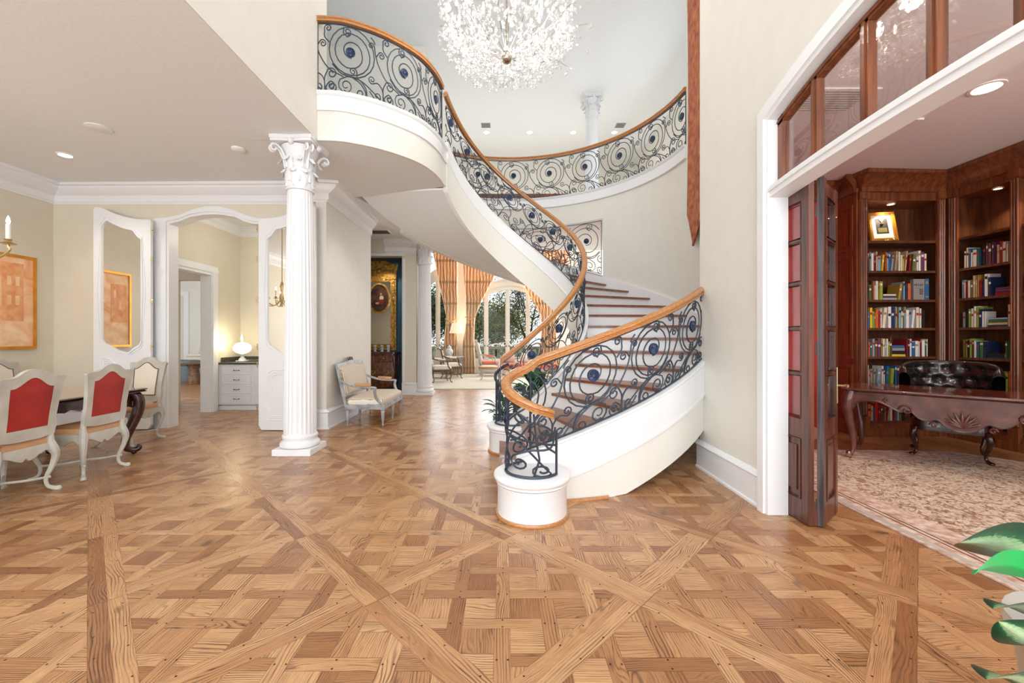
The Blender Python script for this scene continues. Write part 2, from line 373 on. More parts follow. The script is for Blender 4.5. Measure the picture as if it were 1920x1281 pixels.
for i in range(-16, 17):
    for j in range(-16, 17):
        c = pq((i + .5) * FA, (j + .5) * FA)
        if not inroom(c[0], c[1], .2): continue
        if c[0] > 3.6 and c[1] > -1 : continue
        lim = FA / 2 - W_
        def diamond(poly):
            poly = clip(poly, SQ, SQ, SQ * (c[0] + c[1]) + lim); poly = clip(poly, -SQ, -SQ, -SQ * (c[0] + c[1]) + lim)
            poly = clip(poly, -SQ, SQ, SQ * (c[1] - c[0]) + lim); return clip(poly, SQ, -SQ, -SQ * (c[1] - c[0]) + lim)
        def rect(x0, y0, x1, y1, a): 
            q = diamond([(c[0] + x0, c[1] + y0), (c[0] + x1, c[1] + y0), (c[0] + x1, c[1] + y1), (c[0] + x0, c[1] + y1)])
            plank(q, a)
        near = c[1] < 4.2 and abs(c[0]) < 5
        for a in range(-3, 4):
            for b2 in range(-3, 4):
                if abs(a) + abs(b2) <= 3:
                    if (a + b2) % 2 == 0:
                        rect(a * G - SW, (b2 - 1) * G + SW, a * G + SW, (b2 + 1) * G - SW, PI / 2)
                        if near and abs(a) + abs(b2) <= 2: peg(c[0] + a * G - .024, c[1] + b2 * G); peg(c[0] + a * G + .024, c[1] + b2 * G)
                    else:
                        rect((a - 1) * G + SW, b2 * G - SW, (a + 1) * G - SW, b2 * G + SW, 0)
                        if near and abs(a) + abs(b2) <= 2: peg(c[0] + a * G, c[1] + b2 * G - .024); peg(c[0] + a * G, c[1] + b2 * G + .024)
                x0, y0 = a * G + SW, b2 * G + SW
                if abs(a + .5) + abs(b2 + .5) <= 3.4: rect(x0, y0, x0 + G - 2 * SW, y0 + G - 2 * SW, 0 if (a + b2) % 2 == 0 else PI / 2)
        # doubled bands on two sides of this panel
        p0, q0 = i * FA, j * FA
        for k in (0, 1):
            a0, a1 = p0 - W_ + k * W_, p0 + k * W_
            plank([pq(a0, q0 - W_ if k else q0 - W_), pq(a1, q0 - W_), pq(a1, q0 + FA - W_), pq(a0, q0 + FA - W_)], R(135))
            plank([pq(p0 + W_, q0 - W_ + k * W_), pq(p0 + FA - W_, q0 - W_ + k * W_), pq(p0 + FA - W_, q0 + k * W_), pq(p0 + W_, q0 + k * W_)], R(45))
        if near:
            for t in (.18, .42, .6, .84):
                for e in (-.055, .055):
                    x, y = pq(p0 + e, q0 + t * FA); peg(x, y); x, y = pq(p0 + t * FA, q0 + e); peg(x, y)
# straight border strips along the foyer's right wall
me = bpy.data.meshes.new('floor'); 
base = len(FV); FV += [(-14, -2.6, -.003), (8, -2.6, -.003), (8, 17, -.003), (-14, 17, -.003), (-14, -2.6, -.1), (8, -2.6, -.1), (8, 17, -.1), (-14, 17, -.1)]
FU += [(p[0], p[1]) for p in FV[base:]]; FC += [(.3, .75, 0, 1)] * 8
FF += [tuple(base + k for k in q) for q in ((0, 1, 2, 3), (7, 6, 5, 4), (0, 4, 5, 1), (1, 5, 6, 2), (2, 6, 7, 3), (3, 7, 4, 0))]
me.from_pydata(FV, [], FF)
uvl = me.uv_layers.new(name='grain'); vi = [0] * len(me.loops); me.loops.foreach_get('vertex_index', vi)
uvl.data.foreach_set('uv', [x for k in vi for x in FU[k]])
ca = me.color_attributes.new('rnd', 'FLOAT_COLOR', 'POINT'); ca.data.foreach_set('color', [x for q in FC for x in q])
me.materials.append(M['parquet']); fo = bpy.data.objects.new('floor', me); COL.objects.link(fo); struct(fo)

# ================================================================== WALLS AND CEILINGS
ZC = 3.75; ZU = 7.7; Z2 = 4.33
def wbox(name, m, *a): return struct(MB().box(*a).build(name, m))
# dining room
wbox('wall_left', 'wall_tan', -7.1, -2.5, 0, -6.95, 6.56, ZC)
YD = 6.41
DX0, DX1 = -5.15, -3.72          # dining doorway
arch_in = [(319, 421), (339, 416), (359, 408), (383, 403.9), (401, 403), (419, 403.9), (443, 408), (459, 416), (477, 421), (491.8, 421)]
def pzx(u, v, Y): return ((u - 946) * Y / 780, 1.38 + (634 - v) * Y / 780)
AI = [pzx(u, v, YD) for u, v in arch_in]; AI[0] = (DX0, AI[0][1]); AI[-1] = (DX1, AI[-1][1])
b = MB()
b.prism([(-6.95, 0), (DX0 - .01, 0)] + [(x + (-.01 if k == 0 else .01 if k == 9 else 0), z + .01) for k, (x, z) in enumerate(AI)] + [(DX1 + .01, 0), (-2.72, 0), (-2.72, ZC), (-6.95, ZC)], YD, YD + .15, 'y')
struct(b.build('wall_back', 'wall_tan'))
b = MB().box(-2.86, YD - .11, 0, -2.70, 8.4, ZC); struct(b.build('wall_hall_left', 'wall'))
# dining / hall ceilings
wbox('ceiling', 'ceil', -7.1, -2.5, ZC, -2.25, 4.995, ZC + .3)
# tall foyer walls
wbox('wall_foyer_left_upper', 'wall', -2.4, -2.5, ZC + .001, -2.24, 5.24, ZU)
wbox('wall_foyer_front_left', 'wall', -7.1, -2.65, 0, -1.95, -2.5, ZU)
wbox('wall_foyer_front_right', 'wall', 1.95, -2.65, 0, 7.0, -2.5, ZU)
wbox('wall_foyer_front_top', 'wall', -1.95, -2.65, 6.6, 1.95, -2.5, ZU)
wbox('ceiling_upper', 'ceil', -7.1, -2.65, ZU, 7.2, 16.5, ZU + .15)
# right wall with the arched library opening
XR = 2.08; OY0, OY1 = .36, 3.24; OC = 1.8
def arcz(y, zj, rise): t = (y - OC) / 1.44; return zj + rise * (1 - t * t)
top_in = [(OY1 + .01 - (OY1 - OY0 + .02) * k / 24, arcz(OY1 - (OY1 - OY0) * k / 24, 3.09, .27)) for k in range(25)]
b = MB().prism([(4.43, 0), (OY1 + .01, 0)] + top_in + [(OY0 - .01, 0), (-2.5, 0), (-2.5, ZU), (4.43, ZU)], XR, XR + .11, 'x')
struct(b.build('wall_right', 'wall'))
# upper floor slab with the stair opening
CX, CY, RI, RO = .1, 6.2, 1.075, 2.68
def circ(r, a): return (CX + r * math.cos(R(a)), CY + r * math.sin(R(a)))
def sline(a): return 2.425 + .01589 * (a - 46)
balc = [(-2.24, 4.99), (-2.05, 5.0), (-1.89, 5.04), (-1.6, 5.19), (-1.33, 5.42), (-1.14, 5.66), (-1.03, 5.92), (-.975, 6.15), (-.955, 6.35)]
balc = [(p.x, p.y) for p in cat_rom([(x, y, 0) for x, y in balc], 5)] + [circ(RI, 163)]
def offs(pts, d):
    out = []
    for i in range(len(pts)):
        a, c = pts[max(i - 1, 0)], pts[min(i + 1, len(pts) - 1)]; dx, dy = c[0] - a[0], c[1] - a[1]; l = math.hypot(dx, dy); out.append((pts[i][0] - dy / l * d, pts[i][1] + dx / l * d))
    return out
slab = balc + [circ(RO + .06, a) for a in range(163, -42, -3)] + [(4.6, 4.44), (4.6, 11.2), (-7.1, 11.2), (-7.1, 5.0)]
struct(MB().prism(slab, ZC, Z2 - .01, 'z').build('ceiling_hall', 'ceil'))
# fascia of the balcony: white band with mouldings over a cream band
def ribbon(path, r0, r1, zlo, zhi, name, m, parent=None):
    b = MB(); secs = []
    for i in range(len(path)):
        a, c = path[max(i - 1, 0)], path[min(i + 1, len(path) - 1)]; dx, dy = c[0] - a[0], c[1] - a[1]; l = math.hypot(dx, dy); nx, ny = dy / l, -dx / l
        x, y = path[i][:2]; z0, z1 = (zlo[i], zhi[i]) if isinstance(zlo, list) else (zlo, zhi)
        secs.append([(x + nx * r0, y + ny * r0, z0), (x + nx * r1, y + ny * r1, z0), (x + nx * r1, y + ny * r1, z1), (x + nx * r0, y + ny * r0, z1)])
    return b.loft(secs).build(name, m, parent, 40)
struct(ribbon(balc, -.03, .015, ZC - .004, 4.10, 'trim_1', 'cream'))
b = MB()
b.sweep([(x, y, 4.10) for x, y in balc], [(.03, 0), (-.035, 0), (-.035, .02), (-.025, .03), (-.025, .18), (-.045, .20), (-.05, .232), (.03, .232)])
struct(b.build('trim_2', 'trim', None, 40))
gal = [circ(RO, a) for a in range(3, 119, 3)]
b = MB().sweep([(x, y, 4.12) for x, y in gal], [(.04, -.0), (.04, .04), (.025, .05), (.025, .17), (.05, .19), (.06, .212), (-.1, .212), (-.1, 0)])
struct(b.build('trim_3', 'trim', None, 40))
# curved stairwell wall
def dsec(a, z0, z1, r0=RO + .005, r1=RO + .13):
    x0, y0 = circ(r0, a); x1, y1 = circ(r1, a); return [(x0, y0, z0), (x1, y1, z0), (x1, y1, z1), (x0, y0, z1)]
b = MB()
b.loft([dsec(a, 0, ZU if a < 3.5 else 4.14) for a in [-41, -38, -35, -32, -29, -26, -23, -20, -17, -14, -11, -8, -5, -2, 1, 3.4]])
b.loft([dsec(a, 0, 4.14) for a in [3.4] + list(range(5, 47, 3)) + [47]])
b.loft([dsec(a, 0 if a < 62 else sline(a) - .5, sline(a) + .16) for a in [47, 50, 53, 56, 59, 61.9]])
b.loft([dsec(a, sline(a) - .5, sline(a) + .16) for a in [61.9, 65, 68, 72, 76, 80, 84, 88, 91]])
b.loft([dsec(a, 3.73, 4.14) for a in range(47, 92, 4)])
b.loft([dsec(a, sline(a) - .5, 4.14) for a in [91, 95, 99, 103, 107, 111, 115, 119, 124, 129, 134, 139]])
struct(b.build('wall_stairwell', 'wall', None, 40))
# upper hall walls
wbox('wall_upper_hall', 'wall', -7.1, 9.0, Z2, -1.7, 9.15, ZU)
wbox('wall_upper_hall_side', 'wall', -1.85, 9.15, Z2, -1.7, 14.8, ZU)
wbox('wall_upper_back', 'wall', -4, 14.8, 5.3, 7.2, 14.95, ZU)
wbox('wall_upper_right', 'wall', 4.6, 4.4, Z2 + .01, 4.75, 14.8, ZU)
wbox('wall_upper_left', 'wall', -7.1, 5.2, Z2, -6.95, 9.0, ZU)
# passage behind the dining doorway
wbox('wall_passage_back', 'wall_tan', -5.65, 8.66, 0, -2.9, 8.8, 3.7)
wbox('ceiling_passage', 'ceil', -6.9, 6.57, 3.67, -2.87, 8.66, 3.74)
b = MB().prism([(6.57, 0), (6.72, 0), (6.72, 2.56), (7.75, 2.56), (7.75, 0), (8.66, 0), (8.66, 3.67), (6.57, 3.67)], -5.65, -5.5, 'x')
struct(b.build('wall_passage_left', 'wall_tan'))
# far kitchen side room seen through the passage
struct(MB().box(-13.35, 8.4, 0, -6.66, 8.55, 3.4).box(-6.66, 8.4, 2.55, -5.66, 8.55, 3.4).build('wall_kitchen_front', 'wall_tan'))
wbox('wall_kitchen_far', 'wall', -13.5, 14.6, 0, -5.6, 14.75, 3.4)
wbox('wall_kitchen_end', 'wall', -13.5, 6.6, 0, -13.35, 14.6, 3.4)
wbox('wall_kitchen_right', 'wall', -5.75, 8.8, 0, -5.6, 14.6, 3.4)
wbox('ceiling_kitchen', 'ceil', -13.5, 6.57, 3.4, -5.66, 14.75, 3.5)
# niche wall at the end of the hall
b = MB().prism([(-5.5, 0), (-3.95, 0), (-3.95, 3.37), (-2.49, 3.37), (-2.49, 0), (-2.14, 0), (-2.14, ZC), (-5.5, ZC)], 10.1, 10.3, 'y'); struct(b.build('wall_niche', 'wall_tan'))
b = MB().box(-4.1, 10.95, 0, -2.35, 11.05, 3.5).box(-2.45, 10.3, 0, -2.35, 10.95, 3.5).box(-4.1, 10.3, 0, -4.0, 10.95, 3.5).box(-4.0, 10.3, 3.4, -2.45, 10.95, 3.5); struct(b.build('wall_niche_back', 'teal'))
# living room shell, window wall with glazed openings
b = MB(); YW = 16.3
for x0, x1, z0, z1 in ((-5.2, -3.15, 0, 5.3), (-3.15, -2.15, 0, .5), (-3.15, -2.15, 5.0, 5.3), (-2.15, -1.35, 0, 5.3), (-1.35, 1.75, 0, .5), (-1.35, 1.75, 5.0, 5.3), (1.75, 7.2, 0, 5.3)):
    b.box(x0, YW, z0, x1, YW + .2, z1)
struct(b.build('wall_living_windows', 'wall'))
wbox('wall_living_left', 'wall', -5.2, 11.2, 0, -5.05, 16.3, 5.3)
wbox('wall_living_right', 'wall', 7.05, 4.4, 0, 7.2, 16.3, 5.3)
wbox('ceiling_living', 'ceil', -5.2, 14.8, 5.3, 7.2, 16.5, 5.4)
wbox('ceiling_living_front', 'ceil', -5.2, 11.2, 5.3, -1.85, 14.8, 5.4)
# library shell
wbox('wall_library_left', 'redwall', 2.93, 4.46, 0, 3.05, 6.36, 3.7)
wbox('wall_library_corner', 'redwall', 2.20, 4.34, 0, 2.97, 4.46, 3.7)
wbox('wall_library_back', 'redwall', 2.97, 6.3, 0, 7.0, 6.42, 3.7)
wbox('wall_library_right', 'redwall', 6.9, -2.5, 0, 7.05, 6.3, 3.7)
struct(MB().prism([(2.2, -2.5), (7.05, -2.5), (7.05, 6.42), (2.95, 6.42), (2.95, 4.38), (2.2, 4.38)], 3.7, 3.85).build('ceiling_library', 'ceil'))

# ------------------------------------------------------------------ crown mouldings, baseboards
crownp = [(0, 0), (.15, 0), (.15, -.04), (.12, -.05), (.12, -.08), (.05, -.17), (.03, -.18), (.03, -.27), (.012, -.29), (.012, -.31), (0, -.31)]
basep = [(0, 0), (.03, 0), (.03, .02), (.018, .03), (.018, .24), (.034, .255), (.03, .27), (.012, .29), (0, .30)]
def mould(name, pts, prof, m='trim', flip=1):
    return struct(MB().sweep(pts, [(u * flip, v) for u, v in prof]).build(name, m, None, 30))
mould('trim_4', [(-6.95, -2.4, ZC), (-6.95, 6.41, ZC), (-2.70, 6.41, ZC)], crownp, flip=-1)
mould('trim_5', [(-3.2, 6.30, ZC), (-2.70, 6.30, ZC), (-2.70, 8.4, ZC)], crownp, flip=-1)
mould('trim_6', [(-2.9, 10.1, ZC), (-2.14, 10.1, ZC), (-2.14, 10.3, ZC)], crownp, flip=-1)
mould('trim_7', [(-5.5, 6.6, 3.67), (-5.5, 8.66, 3.67), (-2.9, 8.66, 3.67)], [(u * .6, v * .6) for u, v in crownp], flip=-1)
mould('baseboard_right', [(XR, 3.34, 0), (XR, 4.47, 0)], basep)
mould('baseboard_hall_left', [(-2.87, 6.30, 0), (-2.70, 6.30, 0), (-2.70, 8.4, 0)], basep, flip=-1)
mould('baseboard_dining', [(-6.95, -2.4, 0), (-6.95, 6.41, 0), (-5.28, 6.41, 0)], basep, flip=-1)
mould('baseboard_niche', [(-2.49, 10.1, 0), (-2.14, 10.1, 0), (-2.14, 10.32, 0)], basep, flip=-1)
# casing of the library opening and the arched head beam
def arch_ring(y0, y1, zin, rise, wid, x0, x1, zb, name, m):
    n = 24; out = []; inn = []
    for k in range(n + 1):
        t = k / n; y = y1 - (y1 - y0) * t; z = arcz(y, zin, rise); inn.append((y, z))
        yo = (y1 + wid) - (y1 - y0 + 2 * wid) * t; tt = (yo - OC) / (1.44 + wid); out.append((yo, zin + wid * .95 + (rise + .01) * (1 - tt * tt)))
    b = MB(); b.prism([(y1, zb)] + inn + [(y0, zb), (y0 - wid, zb)] + out[::-1] + [(y1 + wid, zb)], x0, x1, 'x')
    return struct(b.build(name, m))
arch_ring(OY0, OY1, 3.08, .27, .10, XR - .03, XR + .13, 0, 'trim_8', 'trim')
arch_ring(OY0 - .03, OY1 + .03, 3.11, .27, .075, XR - .05, XR - .028, 0, 'trim_9', 'trim')
n = 24
lo = [(OY1 - (OY1 - OY0) * k / n, arcz(OY1 - (OY1 - OY0) * k / n, 2.475, .085)) for k in range(n + 1)]
b = MB().prism(lo + [(y, z + .085) for y, z in lo[::-1]], XR - .02, XR + .13, 'x').prism([(y, z + .04) for y, z in lo] + [(y, z + .062) for y, z in lo[::-1]], XR - .035, XR - .02, 'x')
struct(b.build('trim_10', 'trim'))
# dining doorway casing with the ogee head
AO = [pzx(u, v, YD) for u, v in [(291, 411), (315, 409), (339, 404), (363, 394), (388, 388), (412, 388), (438, 394), (462, 404), (488, 411), (515, 411)]]
b = MB(); b.prism([(DX0, 0)] + AI + [(DX1, 0), (DX1 + .2, 0)] + AO[::-1] + [(AO[0][0], 0)], YD - .03, YD + .16, 'y')
b.prism([(DX0 - .03, 0)] + [(x + (-.03 if k < 1 else .03 if k > 8 else 0), z + .035) for k, (x, z) in enumerate(AI)] + [(DX1 + .03, 0), (DX1 + .14, 0)] + [(x, z - .03) for x, z in AO[::-1]] + [(DX0 - .14, 0)], YD - .05, YD - .03, 'y')
struct(b.build('trim_11', 'trim'))
b = MB().box(-5.66, 7.74, 0, -5.45, 7.92, 2.55).box(-5.66, 6.57, 2.55, -5.45, 7.92, 2.72).box(-5.45, 7.76, 0, -5.43, 7.83, 2.6).box(-5.45, 6.58, 2.6, -5.43, 7.91, 2.66); struct(b.build('trim_12', 'trim'))
b = MB().box(-2.46, 10.07, 0, -2.40, 10.1, 3.3).box(-3.95, 10.07, 3.37, -2.40, 10.1, 3.43); struct(b.build('trim_13', 'trim'))
# threshold block under the kitchen floor edge
# ================================================================== STAIRCASE
st = thing('staircase', 'white curved staircase with oak treads winding up from the foyer floor', 'staircase', (CX, CY, 0))
NT = 25; RISE = .1732; STEP = 10.9
def phi(k): return 46 + (k - 14) * STEP
AR = lambda a, b, s=3: [a + s * i for i in range(int((b - a) / s) + 1)] + ([b] if (b - a) % s else [])
def sector(r0, r1, a0, a1, z0, z1, n=5):
    return [[(*circ(r0, lerp(a0, a1, i / n)), z0), (*circ(r1, lerp(a0, a1, i / n)), z0), (*circ(r1, lerp(a0, a1, i / n)), z1), (*circ(r0, lerp(a0, a1, i / n)), z1)] for i in range(n + 1)]
for k in range(1, NT):
    a0 = phi(k); a1 = phi(k + 1); z = k * RISE
    if k == 1:
        arc = [circ(RI + .03, a) for a in AR(-88, a1 + .2)] + [circ(RO - .03, a) for a in AR(-88, a1 + .2)[::-1]]
        MB().prism([(-.06, 5.06)] + arc + [(-.05, 3.5)], z - .032, z).build('tread', 'tread', st); MB().prism([(-.03, 5.06), (-.01, 5.06), (.0, 3.5), (-.02, 3.5)], 0, z - .032).build('riser', 'trim', st); continue
    MB().loft(sector(RI + .03, RO - .03, a0 - 1.0, a1 + .2, z - .032, z)).build('tread', 'tread', st, 40)
    MB().loft(sector(RI + .03, RO - .03, a0, a0 + .7, z - RISE, z - .032, 1)).build('riser', 'trim', st)
MB().loft(sector(RI + .03, RO - .03, phi(25), phi(25) + .7, 24 * RISE, 25 * RISE, 1)).build('riser', 'trim', st)
# soffit
secs = []
for a in AR(-70, 163):
    zi, zo = max(sline(a) - .58, .0), max(sline(a) - .48, .0)
    p, q = circ(RI + .02, a), circ(RO - .02, a); secs.append([(p[0], p[1], zi), (q[0], q[1], zo), (q[0], q[1], zo + .03), (p[0], p[1], zi + .03)])
MB().loft(secs).build('soffit', 'ceil', st, 60)
def stringer(name, r, th, a0, a1, top, bot, side, bw=.25):
    sec = []; sec2 = []; cap = []; mid = []
    for a in AR(a0, a1):
        z1 = sline(a) + top; z0 = max(sline(a) + bot, 0); zm = max(z1 - bw, z0)
        p, q = circ(r - th, a), circ(r + th, a)
        sec.append([(p[0], p[1], z0), (q[0], q[1], z0), (q[0], q[1], z1 - .02), (p[0], p[1], z1 - .02)])
        x, y = circ(r, a); cap.append((x, y, z1)); x, y = circ(r + side * (th + .004), a); mid.append((x, y, zm))
    o = MB().loft(sec).build(name, 'cream', st, 50)
    MB().sweep(cap, [(-.055, 0), (-.055, -.02), (-.042, -.032), (-.036, -.05), (.036, -.05), (.042, -.032), (.055, -.02), (.055, 0)]).build('stringer_cap', 'trim', o, 40)
    bs = []
    for a in AR(a0, a1):
        z1 = sline(a) + top; z0 = max(sline(a) + bot, 0); zm = max(z1 - bw, z0 + .001); ra = r + side * th; rb = r + side * (th + .012)
        p, q = circ(ra, a), circ(rb, a); bs.append([(p[0], p[1], zm), (q[0], q[1], zm), (q[0], q[1], z1 - .03), (p[0], p[1], z1 - .03)])
    m2 = MB().loft(bs); m2.sweep(mid, [(-.012, -.012), (.012, -.012), (.014, 0), (.012, .016), (-.012, .016)]); m2.build('upper_band', 'trim', o, 40)
    return o
stringer('outer_stringer', RO, .035, -90, -41, .13, -.59, 1, .34)
stringer('inner_stringer', RI, .035, -94, 163, .165, -.60, -1)
sk = []
for a in AR(-40, 163):
    z1 = sline(a) + .13; p, q = circ(RO - .03, a), circ(RO + .004, a); z0 = sline(a) - .25; sk.append([(p[0], p[1], z0), (q[0], q[1], z0), (q[0], q[1], z1), (p[0], p[1], z1)])
MB().loft(sk).build('wall_skirt', 'trim', st, 50)
def drum(cx, cy, name='newel_drum'):
    o = MB().lathe([(.272, .02), (.272, .235), (.277, .245), (.277, .25)], (cx, cy, 0), 48).build(name, 'trim', st, 40)
    MB().lathe([(.272, .25), (.285, .262), (.283, .275), (.298, .288), (.304, .305), (.3, .322), (.285, .332), (.02, .333)], (cx, cy, 0), 48).build('drum_cap', 'trim', o, 50)
    MB().lathe([(.28, 0), (.288, .002), (.29, .012), (.284, .022), (.27, .024)], (cx, cy, 0), 48).build('shoe_moulding', 'rail', o, 50)
D1 = (.217, 3.285); D2 = (.085, 5.12)
drum(*D1); drum(*D2)
b = MB(); b.loft([[(*circ(RO + .045, a), 0), (*circ(RO + .06, a), 0), (*circ(RO + .055, a), .022), (*circ(RO + .045, a), .022)] for a in AR(-88, -73)])
b.build('shoe_moulding', 'rail', st, 40)

# ================================================================== RAILINGS
railprof = [(-.034, .0), (-.036, .014), (-.026, .022), (-.026, .030), (-.040, .040), (-.038, .056), (-.024, .068), (0, .073), (.024, .068), (.038, .056), (.040, .040), (.026, .030), (.026, .022), (.036, .014), (.034, .0)]
def spiral(c, r0, r1, a0, turns, d=1, n=18):
    k = max(6, int(abs(turns) * n)); return [(c[0] + lerp(r0, r1, i / k) * math.cos(a0 + d * 2 * PI * turns * i / k), c[1] + lerp(r0, r1, i / k) * math.sin(a0 + d * 2 * PI * turns * i / k)) for i in range(k + 1)]
def scroll(lead, c, d=1, turns=1.35, n=12, end=.22):
    p = lead[-1]; r0 = math.hypot(p[0] - c[0], p[1] - c[1]); a0 = math.atan2(p[1] - c[1], p[0] - c[0])
    cr = [(q.x, q.y) for q in cat_rom([(x, y, 0) for x, y in lead], 5)] if len(lead) > 1 else [lead[0]]
    return cr[:-1] + spiral(c, r0, r0 * end, a0, turns, d, n)
def motif():
    C = []
    tab = [(0, .365), (1, .345), (1.35, .275), (2, .25), (2.3, .16), (2.75, .13), (3.05, .085)]
    C.append([(.42 + interp(tab, t / 20) * math.cos(-1.9 + 2 * PI * t / 20), .62 + interp(tab, t / 20) * math.sin(-1.9 + 2 * PI * t / 20)) for t in range(62)])
    C.append([(q.x, q.y) for q in cat_rom([(.12, .41, 0), (.26, .285, 0), (.42, .262, 0), (.58, .23, 0), (.76, .12, 0), (.93, .0, 0)], 5)])
    C.append(scroll([(.07, .72), (.0, .80), (.0, .89)], (.055, .92), -1))
    C.append(scroll([(.0, .10), (.0, .22), (.05, .33)], (.11, .275), -1))
    C.append(scroll([(.66, .02), (.64, .14), (.54, .245), (.38, .262), (.24, .2)], (.33, .12), 1, 1.5))
    C.append(scroll([(.0, .10), (.06, .0), (.12, .01)], (.12, .08), 1))
    C.append(scroll([(.42, .262), (.56, .19), (.63, .10)], (.56, .05), -1))
    C.append(scroll([(1.22, .24), (1.0, .34), (.86, .52), (.80, .68), (.78, .80)], (.73, .80), 1))
    C.append(scroll([(.81, .66), (.86, .74)], (.90, .70), -1))
    C.append(scroll([(.93, .0), (.92, .18), (.84, .27), (.74, .24)], (.74, .30), -1))
    C.append(scroll([(.93, .0), (.96, .1), (1.02, .16)], (1.03, .10), -1, 1.2))
    C.append(scroll([(.30, .955), (.29, .88)], (.355, .90), 1)); C.append(scroll([(.50, .285), (.50, .35)], (.44, .345), 1))
    C.append(scroll([(.70, .12), (.78, .03)], (.83, .08), 1, 1.2))
    for a, bb in (((.34, .82), (.38, .90)), ((.46, .40), (.50, .33)), ((.30, .05), (.38, .0)), ((.72, .92), (.79, .84))): C.append([a, ((a[0] + bb[0]) / 2 + .015, (a[1] + bb[1]) / 2), bb])
    return C
MOT = motif(); MW = .93
def motif_small():
    k = .56; C = [[(x * k + .02, .37 + y * k) for x, y in c] for c in MOT[:1] + MOT[2:3] + MOT[7:9] + MOT[11:13]]
    C.append([(q.x, q.y) for q in cat_rom([(.06, .62, 0), (.14, .53, 0), (.26, .50, 0), (.38, .36, 0), (.54, .0, 0)], 5)])
    C.append(scroll([(.0, .45), (.01, .3), (.07, .22)], (.10, .29), 1)); C.append(scroll([(.52, .02), (.44, .2), (.36, .26)], (.34, .18), 1))
    C.append(scroll([(.0, .02), (.02, .12), (.10, .18)], (.13, .10), -1)); C.append(scroll([(.26, .50), (.22, .36), (.27, .2), (.24, .06)], (.19, .09), -1))
    C.append(scroll([(.40, .34), (.46, .42)], (.49, .38), -1)); return C
MOTS = motif_small(); MWS = .52
def rosette(mb, P, nrm, r):
    # carved disc facing along nrm with petals
    nrm = Vector(nrm).normalized(); up = Vector((0, 0, 1)); sd = nrm.cross(up).normalized(); up = sd.cross(nrm)
    for s in (-1, 1):
        rows = []
        for rr, h in ((1, .004), (.98, .012), (.82, .012), (.78, .007), (.42, .010), (.36, .016), (.2, .019), (.01, .02)):
            rows.append([tuple(Vector(P) + nrm * s * (h + (.006 * math.sin(8 * 2 * PI * j / 24) if .3 < rr < .8 else 0)) + (sd * math.cos(2 * PI * j / 24) + up * math.sin(2 * PI * j / 24)) * r * rr) for j in range(24)])
        mb.loft(rows, caps=True)
    return mb
def railing(name, label, path, zb, zt, npan, r=.008, rail=True, ends=(1, 1), clipx=None, hr=None, off=0, flipx=False, base=None, small=False):
    """path: list of xy; zb, zt: bottom and top of ironwork along it; hr: handrail points (x,y,z of its underside)"""
    S = [0]
    for a, c in zip(path, path[1:]): S.append(S[-1] + math.hypot(c[0] - a[0], c[1] - a[1]))
    T = S[-1]
    def at(s):
        s = min(max(s, 0), T)
        for i in range(len(S) - 1):
            if s <= S[i + 1]:
                t = (s - S[i]) / ((S[i + 1] - S[i]) or 1); return (lerp(path[i][0], path[i + 1][0], t), lerp(path[i][1], path[i + 1][1], t), lerp(zb[i], zb[i + 1], t), lerp(zt[i], zt[i + 1], t), i)
    def mp(s, t):
        x, y, b0, t0, i = at(s); t = min(max(t, .012), .985); return (x, y, lerp(b0, t0, t))
    mid = at(T / 2); root = thing(name, label, 'railing', base or (mid[0], mid[1], min(zb)))
    if rail:
        hp = hr or [(p[0], p[1], z) for p, z in zip(path, zt)]
        MB().sweep(hp, railprof).build('handrail', 'rail', root, 50)
    b = MB(); b.tube([mp(T * i / 60, 0.012) for i in range(61)], r * 1.15, 4); b.build('bottom_bar', 'iron', root)
    b = MB(); b.tube([mp(T * i / 60, .985) for i in range(61)], r * 1.1, 4); b.build('top_bar', 'iron', root)
    for e, s in ((0, 0), (1, T)):
        if ends[e]: MB().tube([mp(s, .01), mp(s, .99)], r * 1.1, 4).build('end_post', 'iron', root)
    pw = T / npan; MOTI, MWI = (MOTS, MWS) if small else (MOT, MW)
    for k in range(-1 if off > 0 else 0, math.ceil(npan) + (1 if off < 0 else 0)):
        b = MB()
        for c in MOTI:
            pts = []
            for x, y in c:
                xx = (MWI - x) if flipx else x
                s = (k + off + xx / MWI) * pw
                if s < -.001 or s > T + .001:
                    if len(pts) > 1: b.tube(pts, r, 5, flat=.8)
                    pts = []; continue
                pts.append(mp(s, y))
            if len(pts) > 1: b.tube(pts, r, 5, flat=.8)
        if b.v: b.build('scroll_panel', 'iron', root, 60)
        xm = .25 if small else .40; xm = MWI - xm if flipx else xm
        s = (k + off + xm / MWI) * pw
        if not .03 < s < T - .03: continue
        hm = .72 if small else .615; P = mp(s, hm); P2 = mp(s + .02, hm); P1 = mp(s - .02, hm); t = Vector((P2[0] - P1[0], P2[1] - P1[1], 0))
        rosette(MB(), P, (t.y, -t.x, 0), .055).build('medallion', 'iron_blue', root, 40)
    return root
# outer railing with its volute round the front drum
aa = AR(-88, -41.5, 2); aa = aa[::-1]
path = [circ(RO, a) for a in aa]; zb = [sline(a) + .135 for a in aa]; zt = [sline(a) + .83 for a in aa]
hr = [(p[0], p[1], z) for p, z in zip(path, zt)]
vol = []
for k in range(1, 23):
    th = 90 + k * 10; 
    vol.append((D1[0] + .208 * math.cos(R(th)), D1[1] + .208 * math.sin(R(th)), interp([(90, 1.10), (180, .985), (270, .83), (310, .775)], th)))
hr_full = hr[:-1] + vol
rl = railing('stair_railing', 'front stair railing with golden oak handrail curling round the near white drum', path, zb, zt, 46.5 / 14, .0078, hr=hr_full, ends=(1, 0))
